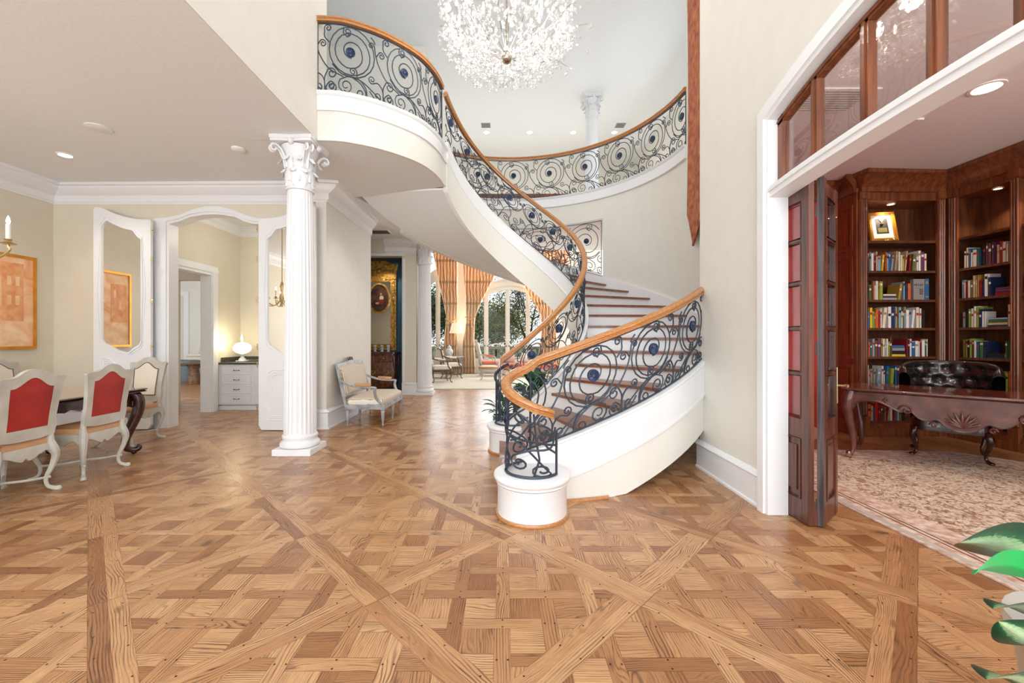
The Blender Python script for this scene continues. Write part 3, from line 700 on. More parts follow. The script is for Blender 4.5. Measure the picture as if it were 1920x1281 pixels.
# ironwork ring standing on the drum
ring = [(D1[0] + .208 * math.cos(R(90 + k * 10)), D1[1] + .208 * math.sin(R(90 + k * 10))) for k in range(0, 25)]
rb = [.338 for k in range(25)]; rt = [interp([(90, 1.10), (180, .985), (270, .83), (300, .76), (330, .70)], 90 + k * 10) for k in range(25)]
def ringmap(s, t):
    f = min(max(s, 0), 1) * 24; i = min(int(f), 23); u = f - i
    return (lerp(ring[i][0], ring[i + 1][0], u), lerp(ring[i][1], ring[i + 1][1], u), lerp(lerp(rb[i], rb[i + 1], u), lerp(rt[i], rt[i + 1], u), min(max(t, .01), .98)))
b = MB(); b.tube([ringmap(k / 24, .01) for k in range(25)], .012, 5); b.tube([ringmap(1, .01), ringmap(1, .93)], .010, 5); b.tube([ringmap(0, .01), ringmap(0, .93)], .010, 5)
b.tube([ringmap(k / 24, .62 - .1 * math.sin(k / 24 * PI)) for k in range(25)], .009, 5)
for ox in (0, .5):
    for c in ([scroll([(.02, .45), (.12, .55), (.2, .75)], (.13, .8), 1), scroll([(.02, .5), (.2, .4), (.42, .05)], (.33, .12), -1), scroll([(.48, .45), (.36, .55), (.3, .75)], (.38, .8), -1), scroll([(.48, .98), (.42, .55), (.2, .4), (.06, .28)], (.12, .2), 1), [(.25, .02), (.3, .3), (.27, .6), (.25, .97)]]):
        b.tube([ringmap(x + ox, y) for x, y in c], .0085, 5)
b.build('drum_ironwork', 'iron', rl, 60)
P = ringmap(.33, .62); rosette(MB(), P, (P[0] - D1[0], P[1] - D1[1], 0), .05).build('medallion', 'iron_blue', rl, 40)
# inner railing all the way up
aa = AR(-98, 163, 3)
path = [circ(RI, a) for a in aa]; zb = [max(sline(a) + .17, .335) for a in aa]; zt = [interp([(-98, 1.065), (-90, sline(-90) + .915), (150, sline(150) + .915), (163, 5.17)], a) if not -90 < a < 150 else sline(a) + .915 for a in aa]
rl2 = railing('stair_railing', 'inner stair railing with oak handrail spiralling up the open well to the balcony', path, zb, zt, 261 / 21, .0066, ends=(1, 0), off=.5, small=True)
b = MB(); rr = [(D2[0] + .2 * math.cos(R(100 + k * 10)), D2[1] + .2 * math.sin(R(100 + k * 10))) for k in range(21)]
b.tube([(x, y, .345) for x, y in rr], .011, 5); b.tube([(x, y, 1.05 - k * .018) for k, (x, y) in enumerate(rr)], .02, 6)
for k in (4, 10, 16): b.tube([(rr[k][0], rr[k][1], .345), (rr[k][0], rr[k][1], 1.04 - k * .018)], .008, 5)
for k0 in (4, 10):
    for c in ([scroll([(.0, .0), (.3, .3), (.1, .6)], (.25, .7), -1), scroll([(1, .0), (.7, .3), (.85, .6)], (.7, .7), 1)]):
        b.tube([(lerp(rr[k0][0], rr[k0 + 6][0], x), lerp(rr[k0][1], rr[k0 + 6][1], x), lerp(.35, .95, y)) for x, y in c], .008, 5)
b.build('drum_ironwork', 'iron', rl2, 60)
# balcony and gallery railings
bp = balc[:-1][:41]
railing('balcony_railing', 'upper balcony railing with curved oak handrail at left above the hall column', bp, [Z2 + .002] * len(bp), [5.17] * len(bp), 3, .0076, ends=(1, 1), off=.12)
gp = [circ(RO + .01, a) for a in AR(4, 118, 3)][::-1]
railing('gallery_railing', 'long curved upper gallery railing with oak handrail above the stairwell wall', gp, [Z2 + .004] * len(gp), [5.17] * len(gp), 7, .0072, ends=(1, 1), off=.41)
wp = [circ(RO + .03, a) for a in AR(48, 90, 3)]
railing('window_grille', 'black iron scroll grille filling the opening in the curved stairwell wall', wp, [sline(a) + .175 for a in AR(48, 90, 3)], [3.715] * len(wp), 2, .0070, rail=False, off=-.1)
# white sill under the grille
b = MB(); b.loft([dsec(a, sline(a) + .16, sline(a) + .172, RO - .03, RO + .14) for a in AR(47, 91, 4)]); struct(b.build('trim_14', 'trim', None, 40))
# oak nosing of the raised hall level behind the gallery rail
t = thing('hall_step', 'low oak edged step on the upper floor behind the gallery railing', 'step', (.5, 9.4, Z2)); MB().box(-.75, 9.33, Z2, 1.80, 9.8, 4.52).build('riser', 'trim', t); MB().box(-.78, 9.28, 4.52, 1.83, 9.82, 4.60).build('tread', 'tread', t)

# ================================================================== COLUMNS
def column(name, label, x, y, z0, z1, group):
    c = thing(name, label, 'column', (x, y, z0), 0, group); h = z1 - z0; P = (x, y, z0)
    MB().bbox(x - .225, y - .225, z0, x + .225, y + .225, z0 + .075, .004).build('plinth', 'plaster', c)
    MB().lathe([(.2, .075), (.222, .085), (.226, .11), (.215, .135), (.196, .142), (.188, .16), (.196, .18), (.202, .2), (.196, .218), (.186, .222), (.184, .24)], P, 40).build('base_mouldings', 'plaster', c, 50)
    n = 96; secs = []
    for t in [0, .02, .1, .25, .4, .55, .7, .85, .98, 1]:
        rr = lerp(.183, .142, t ** 1.4); z = z0 + .24 + (h - .24 - .60) * t; q = []
        for i in range(n):
            a = 2 * PI * i / n; g = (i % 4); rad = rr * (1 if g == 0 or t in (0, 1) else (.965 if g in (1, 3) else .945)); q.append((x + rad * math.cos(a), y + rad * math.sin(a), z))
        secs.append(q)
    MB().loft(secs).build('fluted_shaft', 'plaster', c, 25)
    zc = z0 + h - .60
    b = MB(); b.lathe([(.142, 0), (.16, .005), (.165, .02), (.155, .035), (.152, .05), (.15, .3), (.165, .4), (.2, .48), (.21, .52)], (x, y, zc), 32)
    ab = []
    for q in range(4):
        for t in range(8):
            a = q * PI / 2 + t / 8 * PI / 2 - PI / 4; d = .335 - .115 * math.sin(t / 8 * PI); ab.append((x + d * math.cos(a), y + d * math.sin(a)))
    b.prism(ab, zc + .53, zc + .56); b.prism([(x + (p[0] - x) * 1.04, y + (p[1] - y) * 1.04) for p in ab], zc + .56, zc + .60)
    b.build('capital_bell', 'plaster', c, 45)
    b = MB()
    def leaf(a, zb_, hh, rr, out, wd):
        rows = []
        for i in range(9):
            t = i / 8; z = zb_ + hh * (math.sin(t * PI * .62) / math.sin(PI * .62) if t < .8 else (1 - (t - .8) * .9)); rad = rr + out * t ** 3
            wv = wd * (math.sin(PI * (.12 + .8 * t)) + .12 * math.sin(t * 22)); ca, sa = math.cos(a), math.sin(a); row = []
            for j in range(5):
                s_ = (j - 2) / 2; rad2 = rad - .012 * abs(s_) + .010 * (1 - abs(s_)); row.append((x + rad2 * ca - wv * s_ * sa, y + rad2 * sa + wv * s_ * ca, z))
            rows.append(row)
        b.sheet(rows)
        b.sheet([[(px - .008 * math.cos(a), py - .008 * math.sin(a), pz) for px, py, pz in rw] for rw in rows])
    for k in range(8): leaf(k * PI / 4, zc + .04, .18, .158, .06, .062)
    for k in range(8): leaf(k * PI / 4 + PI / 8, zc + .10, .26, .160, .085, .060)
    b.build('acanthus_leaves', 'plaster', c, 60)
    b = MB()
    for k in range(4):
        a = k * PI / 2 + PI / 4; ca, sa = math.cos(a), math.sin(a)
        for off in (-.03, .03):
            pts = [(x + (.16 + d) * ca - off * 1.0 * sa, y + (.16 + d) * sa + off * ca, zc + z) for d, z in [(.0, .26), (.02, .36), (.06, .45)] + [(.135 + .055 * math.cos(PI * .75 - s * .5) * (1 - s / 14), .445 + .055 * math.sin(PI * .75 - s * .5) * (1 - s / 14)) for s in range(12)]]
            b.tube(pts, .014, 5)
        a = k * PI / 2; b.ball((x + .225 * math.cos(a), y + .225 * math.sin(a), zc + .53), .035, 8, sz=1.1)
    b.build('corner_volutes', 'plaster', c, 60)
    return c
column('corinthian_column', 'white fluted column in front of the dining room doorway', -2.49, 5.07, 0, ZC, 'corinthian columns')
column('corinthian_column', 'far white fluted column at the living room entrance', -1.96, 10.2, 0, ZC, 'corinthian columns')
column('corinthian_column', 'white fluted column on the upper floor behind the gallery railing', 2.3, 10.95, Z2, ZU, 'corinthian columns')
# ================================================================== DINING ROOM
def catp(P, n=5): return [(q.x, q.y) for q in cat_rom([(x, y, 0) for x, y in P], n)]
# mirrored door leaves
def door_leaf(idx, label, sgn, hinge, w=.86, rz=0):
    """local x runs from the hinge (0) to the free edge (w); z up; front faces -y"""
    t = thing('door_%d' % idx, label, 'door', hinge, rz); del t['category']; t['kind'] = 'structure'
    X = lambda x: x * sgn
    top = catp([(0, 3.16), (w * .28, 3.17), (w * .6, 3.24), (w * .85, 3.33), (w, 3.35)], 6)
    out = [(0, .012)] + top + [(w, .012)]
    mt = [(.14, 2.86), (.20, 2.90), (.26, 2.99), (.42, 3.03), (.56, 3.09), (.66, 3.15), (.71, 3.09), (.74, 3.04)]
    mb_ = [(.74, 1.36), (.70, 1.30), (.62, 1.27), (.50, 1.20), (.40, 1.17), (.32, 1.17), (.24, 1.24), (.17, 1.28), (.14, 1.34)]
    hole = mt + mb_
    n = 60
    def resample(P, n, closed=True):
        Q = P + [P[0]] if closed else P; d = [0]
        for a, c in zip(Q, Q[1:]): d.append(d[-1] + math.hypot(c[0] - a[0], c[1] - a[1]))
        r = []; j = 0
        for i in range(n):
            s = d[-1] * i / n
            while d[j + 1] < s: j += 1
            u = (s - d[j]) / ((d[j + 1] - d[j]) or 1); r.append((lerp(Q[j][0], Q[j + 1][0], u), lerp(Q[j][1], Q[j + 1][1], u)))
        return r
    c0 = (w / 2, 2.1)
    def radial(P, k):   # re-cut the outline at fixed angles so loops pair up
        r = []
        for i in range(k):
            a = 2 * PI * i / k; dx, dz = math.cos(a), math.sin(a); best = None
            for p, q in zip(P, P[1:] + P[:1]):
                ex, ez = q[0] - p[0], q[1] - p[1]; den = dx * ez - dz * ex
                if abs(den) < 1e-9: continue
                s_ = ((p[0] - c0[0]) * ez - (p[1] - c0[1]) * ex) / den; u = ((p[0] - c0[0]) * dz - (p[1] - c0[1]) * dx) / den
                if s_ > 0 and -1e-6 <= u <= 1 + 1e-6 and (best is None or s_ > best): best = s_
            r.append((c0[0] + dx * best, c0[1] + dz * best))
        return r
    K = 240; fl = lambda L: [(X(x), z) for x, z in L]
    ro, rh = radial(out, K), radial(hole, K)
    MB().ring(fl(ro), fl(rh), -.022, .022, 'y').build('leaf_frame', 'trim', t, 30, world=False)
    grow = lambda L, d: [(x + (x - c0[0]) / math.hypot(x - c0[0], z - c0[1]) * d, z + (z - c0[1]) / math.hypot(x - c0[0], z - c0[1]) * d) for x, z in L]
    m_ = MB()
    for s in (-1, 1):
        m_.ring(fl(grow(rh, .065)), fl(grow(rh, .05)), s * .022, s * .030, 'y'); m_.ring(fl(grow(rh, .03)), fl(rh), s * .022, s * .036, 'y')
    m_.build('mirror_moulding', 'trim', t, 30, world=False)
    MB().prism(fl(grow(rh, .004)), -.012, -.006, 'y').build('mirror_panel', 'mirror', t, world=False)
    low = catp([(.14, .86), (.22, .90), (.36, .90), (.5, .97), (.62, 1.06), (.74, 1.07)], 4)
    m_ = MB()
    for d, y in ((0, .034), (.035, .030), (.06, .034)):
        P = [(.12 + d, .16 + d)] + [(x + (d if x < .4 else -d), z - d) for x, z in low] + [(.76 - d, .16 + d)]
        P = [(X(x), z) for x, z in P]; 
        m_.tube([(x, -.024, z) for x, z in P], .009, 5, closed=True); m_.tube([(x, .024, z) for x, z in P], .009, 5, closed=True)
    m_.build('lower_panel_moulding', 'trim', t, 40, world=False)
    for z in (.35, .98, 1.25, 1.95, 2.55, 3.0):
        m_ = MB().tube([(X(-.015), -.03, z - .045), (X(-.015), -.03, z + .045)], .008, 8).tube([(X(-.015), -.03, z), (X(-.04), -.02, z)], .006, 6)
        m_.build('hinge', 'brass', t, 30, world=False)
    return t
door_leaf(1, 'left mirrored white door folded back against the dining room wall', -1, (-5.31, 6.265, 0))
door_leaf(2, 'right mirrored white door standing open behind the fluted column', 1, (-3.66, 6.215, 0), rz=-2)
# painting on the left wall
t = thing('landscape_painting', 'large orange toned painting in a gold frame on the left dining wall', 'painting', (-6.93, 5.47, 1.22))
MB().ring([(4.81, 1.22), (6.14, 1.22), (6.14, 2.56), (4.81, 2.56)], [(4.85, 1.26), (6.10, 1.26), (6.10, 2.52), (4.85, 2.52)], -6.945, -6.90, 'x').build('picture_frame', 'goldframe', t)
cm = bpy.data.materials.new('sepia_townscape'); cm.use_nodes = True; nt = cm.node_tree; bb = nt.nodes['Principled BSDF']; bb.inputs['Roughness'].default_value = .7
tc = nt.nodes.new('ShaderNodeTexCoord'); mp = nt.nodes.new('ShaderNodeMapping'); mp.inputs['Scale'].default_value = (1, 2.2, 2.6); nz = nt.nodes.new('ShaderNodeTexNoise'); nz.inputs['Scale'].default_value = 1.6; nz.inputs['Detail'].default_value = 7; nz.inputs['Distortion'].default_value = .8
rp = nt.nodes.new('ShaderNodeValToRGB'); rp.color_ramp.elements[0].position = .34; rp.color_ramp.elements[0].color = lin((236, 166, 112)) + (1,); rp.color_ramp.elements[1].position = .66; rp.color_ramp.elements[1].color = lin((252, 220, 182)) + (1,)
nt.links.new(tc.outputs['Object'], mp.inputs[0]); nt.links.new(mp.outputs[0], nz.inputs[0]); nt.links.new(nz.outputs[0], rp.inputs[0]); nt.links.new(rp.outputs[0], bb.inputs[0])
M['canvas'] = cm; M['canvas_dark'] = mat('sepia_brushwork', (228, 152, 100), .7, c2=(240, 180, 130), vscale=9); M['canvas_lite'] = mat('pale_brushwork', (250, 216, 176), .7, c2=(238, 190, 142), vscale=7)
cv = MB().box(-6.935, 4.85, 1.26, -6.915, 6.10, 2.52).build('canvas', 'canvas', t)
b = MB()
for y0, z0, y1, z1 in ((5.72, 1.62, 5.98, 2.44), (5.40, 1.68, 5.56, 2.2), (4.9, 1.66, 5.2, 2.34)): b.box(-6.915, y0, z0, -6.9125, y1, z1)
b.build('painted_buildings', 'canvas_dark', cv)
b = MB()
for y, z in ((5.78, 1.85), (5.88, 1.85), (5.78, 2.12), (5.88, 2.12), (5.46, 1.9), (5.0, 1.9), (5.1, 2.1)): b.box(-6.9125, y, z, -6.911, y + .05, z + .13)
b.prism([(4.86, 1.27), (6.09, 1.27), (5.6, 1.58), (5.2, 1.6)], -6.915, -6.9128, 'x'); b.build('painted_street', 'canvas_lite', cv)

# dining chairs ---------------------------------------------------------------
def leg_cab(b, x, y, z1, kx, ky, h=None, r=1.0, foot=True):
    """cabriole leg from (x,y,z1) down to the floor, curving outward along (kx,ky)"""
    P = [(0, 1.0, .030), (.012, .86, .034), (.020, .72, .029), (.008, .5, .021), (-.012, .28, .016), (-.008, .12, .014), (.012, .05, .017), (.028, .025, .024), (.032, .0, .02)]
    C = cat_rom([(x + kx * o * 1.0, y + ky * o * 1.0, z1 * t) for o, t, _ in P], 3)
    rr = []
    for i in range(len(C)):
        f = i / 3; k = min(int(f), len(P) - 2); rr.append(lerp(P[k][2], P[k + 1][2], f - k) * r)
    b.tube(C, rr, 8); return b
def dining_chair(label, back, wood_m, group):
    t = thing('dining_chair', label, 'chair', (0, 0, 0), 0, group); W = .25; B = lambda nm, m, mb, sm=40: mb.build(nm, m, t, sm, world=False)
    # local: back at y=0, seat towards +y, backrest leans to -y as it rises
    lean = lambda z: -.13 * max(0, (z - .45)) ** 1.1 / .66 ** .1
    top = catp([(-.245, 1.0), (-.25, 1.035), (-.20, 1.045), (-.14, 1.052), (-.07, 1.10), (0, 1.115), (.07, 1.10), (.14, 1.052), (.20, 1.045), (.25, 1.035), (.245, 1.0)], 4)
    outer = [(-.215, .52), (-.225, .60), (-.215, .7), (-.225, .85)] + top + [(.225, .85), (.215, .7), (.225, .60), (.215, .52), (.1, .50), (-.1, .50)]
    c0 = (0, .78)
    inn = []
    for x, z in outer:
        if z > .98: xx = max(-.168, min(.168, x * .70)); inn.append((xx, .955 + .085 * (.5 + .5 * math.cos(PI * min(1, abs(xx) / .155)))))
        elif z < .56: inn.append((max(-.155, min(.155, x * .75)), .60))
        else: inn.append((math.copysign(.165 if z > .75 else .158, x), max(z, .60)))
    b = MB().ring(outer, inn, -.018, .018, 'y'); b.v = [(x, y + lean(z), z) for x, y, z in b.v]; B('back_frame', wood_m, b, 35)
    b = MB().prism(inn, -.010, -.004, 'y') ; b.v = [(x, y + lean(z), z) for x, y, z in b.v]; B('back_outer_panel', back, b)
    rows = []
    b = MB().prism([(x * .98, z) for x, z in inn], .0, .032, 'y'); b.v = [(x, y + lean(z), z) for x, y, z in b.v]; B('back_pad', 'creamfab', b, 60)
    nb = MB()
    nb.tube([(x * .97, .032 + lean(z), z) for x, z in inn], .006, 5, closed=True)
    B('nailhead_trim', 'nail', nb)
    # seat rails with scalloped aprons
    b = MB()
    ap = catp([(-1, .0), (-.8, .045), (-.55, .03), (-.3, .0), (-.12, -.012), (0, .012), (.12, -.012), (.3, .0), (.55, .03), (.8, .045), (1, 0)], 3)
    b.prism([(x * .21, .335 + z) for x, z in ap] + [(.21, .44), (-.21, .44)], -.015, .01, 'y')
    b.prism([(x * .235, .335 + z) for x, z in ap] + [(.235, .44), (-.235, .44)], .43, .455, 'y')
    for s in (-1, 1): b.prism([(.22 + x * .21, .335 + z) for x, z in ap] + [(.43, .44), (.01, .44)], s * .225 - .012, s * .225 + .012, 'x')
    B('seat_frame', wood_m, b)
    b = MB().loft([[(-.205, .0, .435), (.205, .0, .435), (.235, .46, .435), (-.235, .46, .435)], [(-.21, -.005, .46), (.21, -.005, .46), (.24, .465, .46), (-.24, .465, .46)], [(-.20, .01, .49), (.20, .01, .49), (.225, .44, .49), (-.225, .44, .49)], [(-.14, .08, .503), (.14, .08, .503), (.15, .36, .503), (-.15, .36, .503)]])
    B('seat_cushion', 'tanleather', b, 50)
    for sx in (-1, 1):
        b = MB(); b.tube([(sx * .20, .0, .56), (sx * .205, .0, .44)], [.02, .03], 8); leg_cab(b, sx * .20, -.0, .45, sx * 1.3, -1.3, r=1.05); b.ball((sx * .238, -.04, .018), .02, 6); B('leg', wood_m, b)
        b = MB(); leg_cab(b, sx * .215, .435, .42, sx * 1.2, 1.2); B('leg', wood_m, b)
    b = MB(); 
    for s in (-1, 1):
        b.tube(cat_rom([(s * .2, -.01, .13), (s * .12, .10, .12), (s * .04, .19, .125), (0, .21, .125)], 4), .012, 6)
        b.tube(cat_rom([(s * .205, .42, .13), (s * .12, .33, .12), (s * .04, .24, .125), (0, .21, .125)], 4), .012, 6)
    B('stretcher', wood_m, b)
    return t
c1 = dining_chair('grey painted dining chair with red leather back, nearest the camera at frame left', 'redleather', 'greywood', 'red backed dining chairs')
c1.location = (-4.11, 3.56, 0); c1.rotation_euler = (0, 0, R(90))
dup(c1, (-4.11, 4.26, 0), 90, 'grey painted dining chair with red leather back, second along the table towards the doorway')
c3 = dining_chair('cream upholstered dining chair at the far end of the table by the mirrored door', 'creamfab', 'greywood', 'cream dining chairs')
c3.location = (-4.95, 5.72, 0); c3.rotation_euler = (0, 0, R(180))
for ch in kids(c3):
    if ch.name.startswith('back_pad'): ch.scale = (1.0, 1, 1.0)
dup(c3, (-5.98, 4.72, 0), -90, 'cream dining chair with studded arched back on the far side of the table')
dup(c3, (-6.72, 5.55, 0), -90, 'cream dining chair partly hidden against the left wall below the painting')
# table -----------------------------------------------------------------------
t = thing('dining_table', 'dark carved dining table with scroll legs and a polished lighter top', 'table', (-4.9, 3.6, 0))
tx0, tx1, ty0, ty1 = -5.50, -4.33, 1.9, 5.05
def rrect(x0, y0, x1, y1, r, n=4):
    P = []
    for cx_, cy_, a0 in ((x1 - r, y1 - r, 0), (x0 + r, y1 - r, 90), (x0 + r, y0 + r, 180), (x1 - r, y0 + r, 270)):
        P += [(cx_ + r * math.cos(R(a0 + 90 * i / n)), cy_ + r * math.sin(R(a0 + 90 * i / n))) for i in range(n + 1)]
    return P
prof = [(0, .735), (.012, .738), (.012, .748), (-.004, .755), (.016, .762), (.018, .772), (0, .778)]
secs = [[(p[0], p[1], z) for p in rrect(tx0 - d, ty0 - d, tx1 + d, ty1 + d, .06)] for d, z in prof]
MB().loft(secs).build('table_edge', 'tablewood', t, 30)
MB().prism(rrect(tx0 + .01, ty0 + .01, tx1 - .01, ty1 - .01, .06), .777, .7795).build('tabletop', 'tabletop', t)
b = MB()
for (xa, ya, xb, yb) in ((tx1 - .10, ty0 + .1, tx1 - .10, ty1 - .12), (tx0 + .10, ty0 + .1, tx0 + .10, ty1 - .12), (tx0 + .1, ty1 - .12, tx1 - .1, ty1 - .12), (tx0 + .1, ty0 + .1, tx1 - .1, ty0 + .1)):
    L_ = math.hypot(xb - xa, yb - ya); P = []
    k = int(L_ / .05)
    for i in range(k + 1):
        u = i / k; e = abs(2 * u - 1); P.append((u, .60 + .05 * e ** 4 * 0 - .035 * math.cos(u * 2 * PI * 2) + .012 * math.sin(u * L_ * 40)))
    rows = [[(lerp(xa, xb, u), lerp(ya, yb, u), z) for u, z in P], [(lerp(xa, xb, u), lerp(ya, yb, u), .735) for u, z in P]]
    dx, dy = (.02, 0) if xa == xb else (0, .02); n_ = len(P)
    b.add([p for rw in rows for p in rw] + [(p[0] + dx, p[1] + dy, p[2]) for rw in rows for p in rw],
          [(i, i + 1, n_ + i + 1, n_ + i) for i in range(n_ - 1)] + [(2 * n_ + i, 3 * n_ + i, 3 * n_ + i + 1, 2 * n_ + i + 1) for i in range(n_ - 1)] + [(i, 2 * n_ + i, 2 * n_ + i + 1, i + 1) for i in range(n_ - 1)])
b.build('carved_apron', 'tablewood', t, 30)
for x, y, sx, sy in ((tx1 - .1, ty1 - .12, 1, 1), (tx0 + .1, ty1 - .12, -1, 1), (tx1 - .1, ty0 + .1, 1, -1), (tx0 + .1, ty0 + .1, -1, -1)):
    b = MB(); C = cat_rom([(x, y, .735), (x + .03 * sx, y + .03 * sy, .70), (x + .055 * sx, y + .05 * sy, .62), (x + .04 * sx, y + .04 * sy, .48), (x - .0 * sx, y, .32), (x - .035 * sx, y - .03 * sy, .18), (x - .03 * sx, y - .03 * sy, .09), (x + .01 * sx, y + .01 * sy, .055), (x + .05 * sx, y + .04 * sy, .06), (x + .06 * sx, y + .05 * sy, .085), (x + .04 * sx, y + .035 * sy, .10)], 3)
    rr = [interp([(0, .045), (.15, .06), (.3, .058), (.5, .042), (.7, .032), (.85, .03), (1, .018)], i / (len(C) - 1)) for i in range(len(C))]
    b.tube(C, rr, 10); b.ball((x + .02 * sx, y + .02 * sy, .03), .03, 8); b.tube([(x + .05 * sx, y + .05 * sy, .70), (x + .08 * sx, y + .07 * sy, .69), (x + .07 * sx, y + .06 * sy, .66)], .02, 6); b.build('leg', 'tablewood', t, 60)
# dining chandelier -----------------------------------------------------------
t = thing('dining_chandelier', 'brass candle chandelier above the dining table at the left frame edge', 'chandelier', (-4.95, 3.58, 2.05))
CXD, CYD = -4.95, 3.58
MB().lathe([(.01, 1.7), (.01, .55), (.03, .5), (.05, .42), (.03, .35), (.045, .25), (.06, .18), (.035, .1), (.02, .03), (.035, 0)], (CXD, CYD, 2.05), 14).lathe([(.06, 1.70), (.05, 1.68), (.01, 1.66)], (CXD, CYD, 2.05), 14).build('stem', 'brass', t, 50)
for k in range(6):
    a = R(42 + k * 60); ca, sa = math.cos(a), math.sin(a)
    def Q(r, z): return (CXD + r * ca, CYD + r * sa, 2.05 + z)
    b = MB(); b.tube(cat_rom([Q(.03, .15), Q(.14, .03), Q(.26, .02), Q(.38, .07), Q(.45, .15), Q(.44, .2)], 6), .011, 6)
    b.tube([Q(.35 + .035 * math.cos(s * .6) * (1 - s / 16), .15 + .035 * math.sin(s * .6) * (1 - s / 16)) for s in range(14)], .008, 5)
    b.tube([Q(.44, .17), Q(.44, .22)], .009, 6); b.lathe([(.008, 0), (.055, .006), (.06, .014), (.012, .012)], Q(.44, .20), 14); b.lathe([(.012, 0), (.03, .006), (.022, .02), (.032, .035), (.018, .036)], Q(.44, .215), 12)
    arm = b.build('arm', 'brass', t, 50)
    MB().lathe([(.017, .03), (.017, .17), (.013, .172)], Q(.44, .22), 12).build('candle', 'candle', arm, 50)
    MB().lathe([(.006, .17), (.016, .195), (.012, .22), (.002, .25)], Q(.44, .22), 10).build('bulb', 'bulb', arm, 50)
point('dining_chandelier_light', (CXD, CYD, 2.35), 75, (1, .92, .8), .04)
# recessed lights and discs in the dining ceiling
def canlight(label, x, y, z, m='led', r=.075, name='recessed_light', group='recessed ceiling lights'):
    t = thing(name, label, 'ceiling light', (x, y, z), 0, group)
    secs = [[(x + q * r * math.cos(2 * PI * j / 24), y + q * r * math.sin(2 * PI * j / 24), z + h) for j in range(24)] for q, h in ((.97, -.002), (1.0, -.012), (1.25, -.010), (1.3, -.001))]
    MB().loft(secs, caps=False).build('trim_ring', 'white', t, 50)
    MB().lathe([(r * .96, -.004), (.001, -.005)], (x, y, z), 24).build('lens', m, t, 50); return t
canlight('round recessed light in the dining ceiling near the left wall', -5.68, 5.38, ZC, r=.07)
spot('dining_can', (-5.68, 5.38, ZC - .03), 30)
t = tag(MB().lathe([(.12, 0), (.125, -.008), (.11, -.014), (.001, -.014)], (-4.58, 4.69, ZC), 28).build('ceiling_speaker', 'ceil', None, 40), 'flat round speaker grille in the dining ceiling', 'speaker')
t = tag(MB().lathe([(.075, 0), (.075, -.02), (.055, -.035), (.001, -.037)], (-3.33, 5.2, ZC), 28).build('smoke_detector', 'white', None, 40), 'small round smoke detector on the ceiling beside the column capital', 'smoke detector')

# ================================================================== PASSAGE : cabinet, lamp
t = thing('sideboard_cabinet', 'built-in white cabinet with four drawers and a dark stone top in the passage', 'cabinet', (-4.5, 8.3, 0))
x0c, x1c, yf, yb = -5.49, -3.4, 7.96, 8.655
MB().box(x0c, yf + .02, .10, x1c, yb, .875).box(x0c + .02, yf + .09, 0, x1c, yb, .10).box(x0c, yf + .035, .0, x1c, yf + .05, .08).build('carcass', 'trim', t)
b = MB().bbox(x0c, yf - .02, .875, x1c, yb, .91, .005).box(x0c, yb - .02, .91, x1c, yb, 1.0).box(x0c, yf + .1, .91, x0c + .02, yb, 1.0); b.build('stone_top', 'stone', t)
def pull(x, y, z, par, w=.05):
    b = MB(); b.tube(cat_rom([(x - w, y, z + .005), (x - w * .7, y - .02, z - .004), (x - w * .3, y - .024, z + .004), (x, y - .026, z - .003), (x + w * .3, y - .024, z + .004), (x + w * .7, y - .02, z - .004), (x + w, y, z + .005)], 4), .005, 5); b.ball((x - w, y, z + .004), .011, 6); b.ball((x + w, y, z + .004), .011, 6); b.build('handle', 'darkvent', par, 50)
def drawer(xa, xb, za, zb, nm='drawer'):
    b = MB().ring([(xa, za), (xb, za), (xb, zb), (xa, zb)], [(xa + .02, za + .02), (xb - .02, za + .02), (xb - .02, zb - .02), (xa + .02, zb - .02)], yf, yf + .02, 'y').box(xa + .018, yf + .008, za + .018, xb - .018, yf + .02, zb - .018)
    b.prism([(xa + .05, za + .04), (xb - .05, za + .04), (xb - .05, zb - .04), (xa + .05, zb - .04)], yf + .001, yf + .01, 'y')
    return b.build(nm, 'trim', t)
for k in range(4):
    z = .135 + k * .182; d = drawer(-5.41, -4.86, z, z + .155); pull(-5.13, yf, z + .078, d)
d = drawer(-4.78, -4.2, .68, .835); pull(-4.5, yf, .76, d)
for xa in (-4.78, -4.14): drawer(xa, xa + .58, .135, .65, 'cabinet_door')
d = drawer(-4.14, -3.56, .68, .835); pull(-3.85, yf, .76, d)
t = thing('table_lamp', 'glowing white pumpkin shaped lamp on the dark stone counter', 'lamp', (-5.20, 8.25, .911))
P = (-5.20, 8.25, .911)
MB().bbox(P[0] - .085, P[1] - .085, .911, P[0] + .085, P[1] + .085, .94, .004).lathe([(.07, .029), (.06, .06), (.035, .08), (.025, .11), (.03, .13), (.045, .15), (.03, .16)], P, 20).build('base', 'porcelain', t, 50)
n = 32; secs = []
for i in range(15):
    th = PI * i / 14; secs.append([(P[0] + max(.155 * math.sin(th), .02) * (1 + .05 * math.cos(8 * 2 * PI * j / n)) * math.cos(2 * PI * j / n), P[1] + max(.155 * math.sin(th), .02) * (1 + .05 * math.cos(8 * 2 * PI * j / n)) * math.sin(2 * PI * j / n), P[2] + .27 - .115 * math.cos(th)) for j in range(n)])
MB().loft(secs).build('globe_shade', 'lampglow', t, 60)
MB().lathe([(.02, .385), (.012, .40), (.03, .44), (.034, .47), (.02, .52), (.003, .56)], P, 12).build('finial', 'porcelain', t, 60)
point('passage_lamp_light', (-5.20, 8.05, 1.35), 5, (1, .85, .6), .12)
point('passage_fill', (-4.2, 7.5, 3.2), 12, (1, .93, .82), .2)  # added point light without a fixture, brightens the passage
b = MB(); b.tube(cat_rom([(P[0] + .02, 8.28, .95), (P[0] + .12, 8.5, .93), (P[0] + .2, 8.62, .97), (P[0] + .25, 8.645, 1.15)], 6), .004, 5)
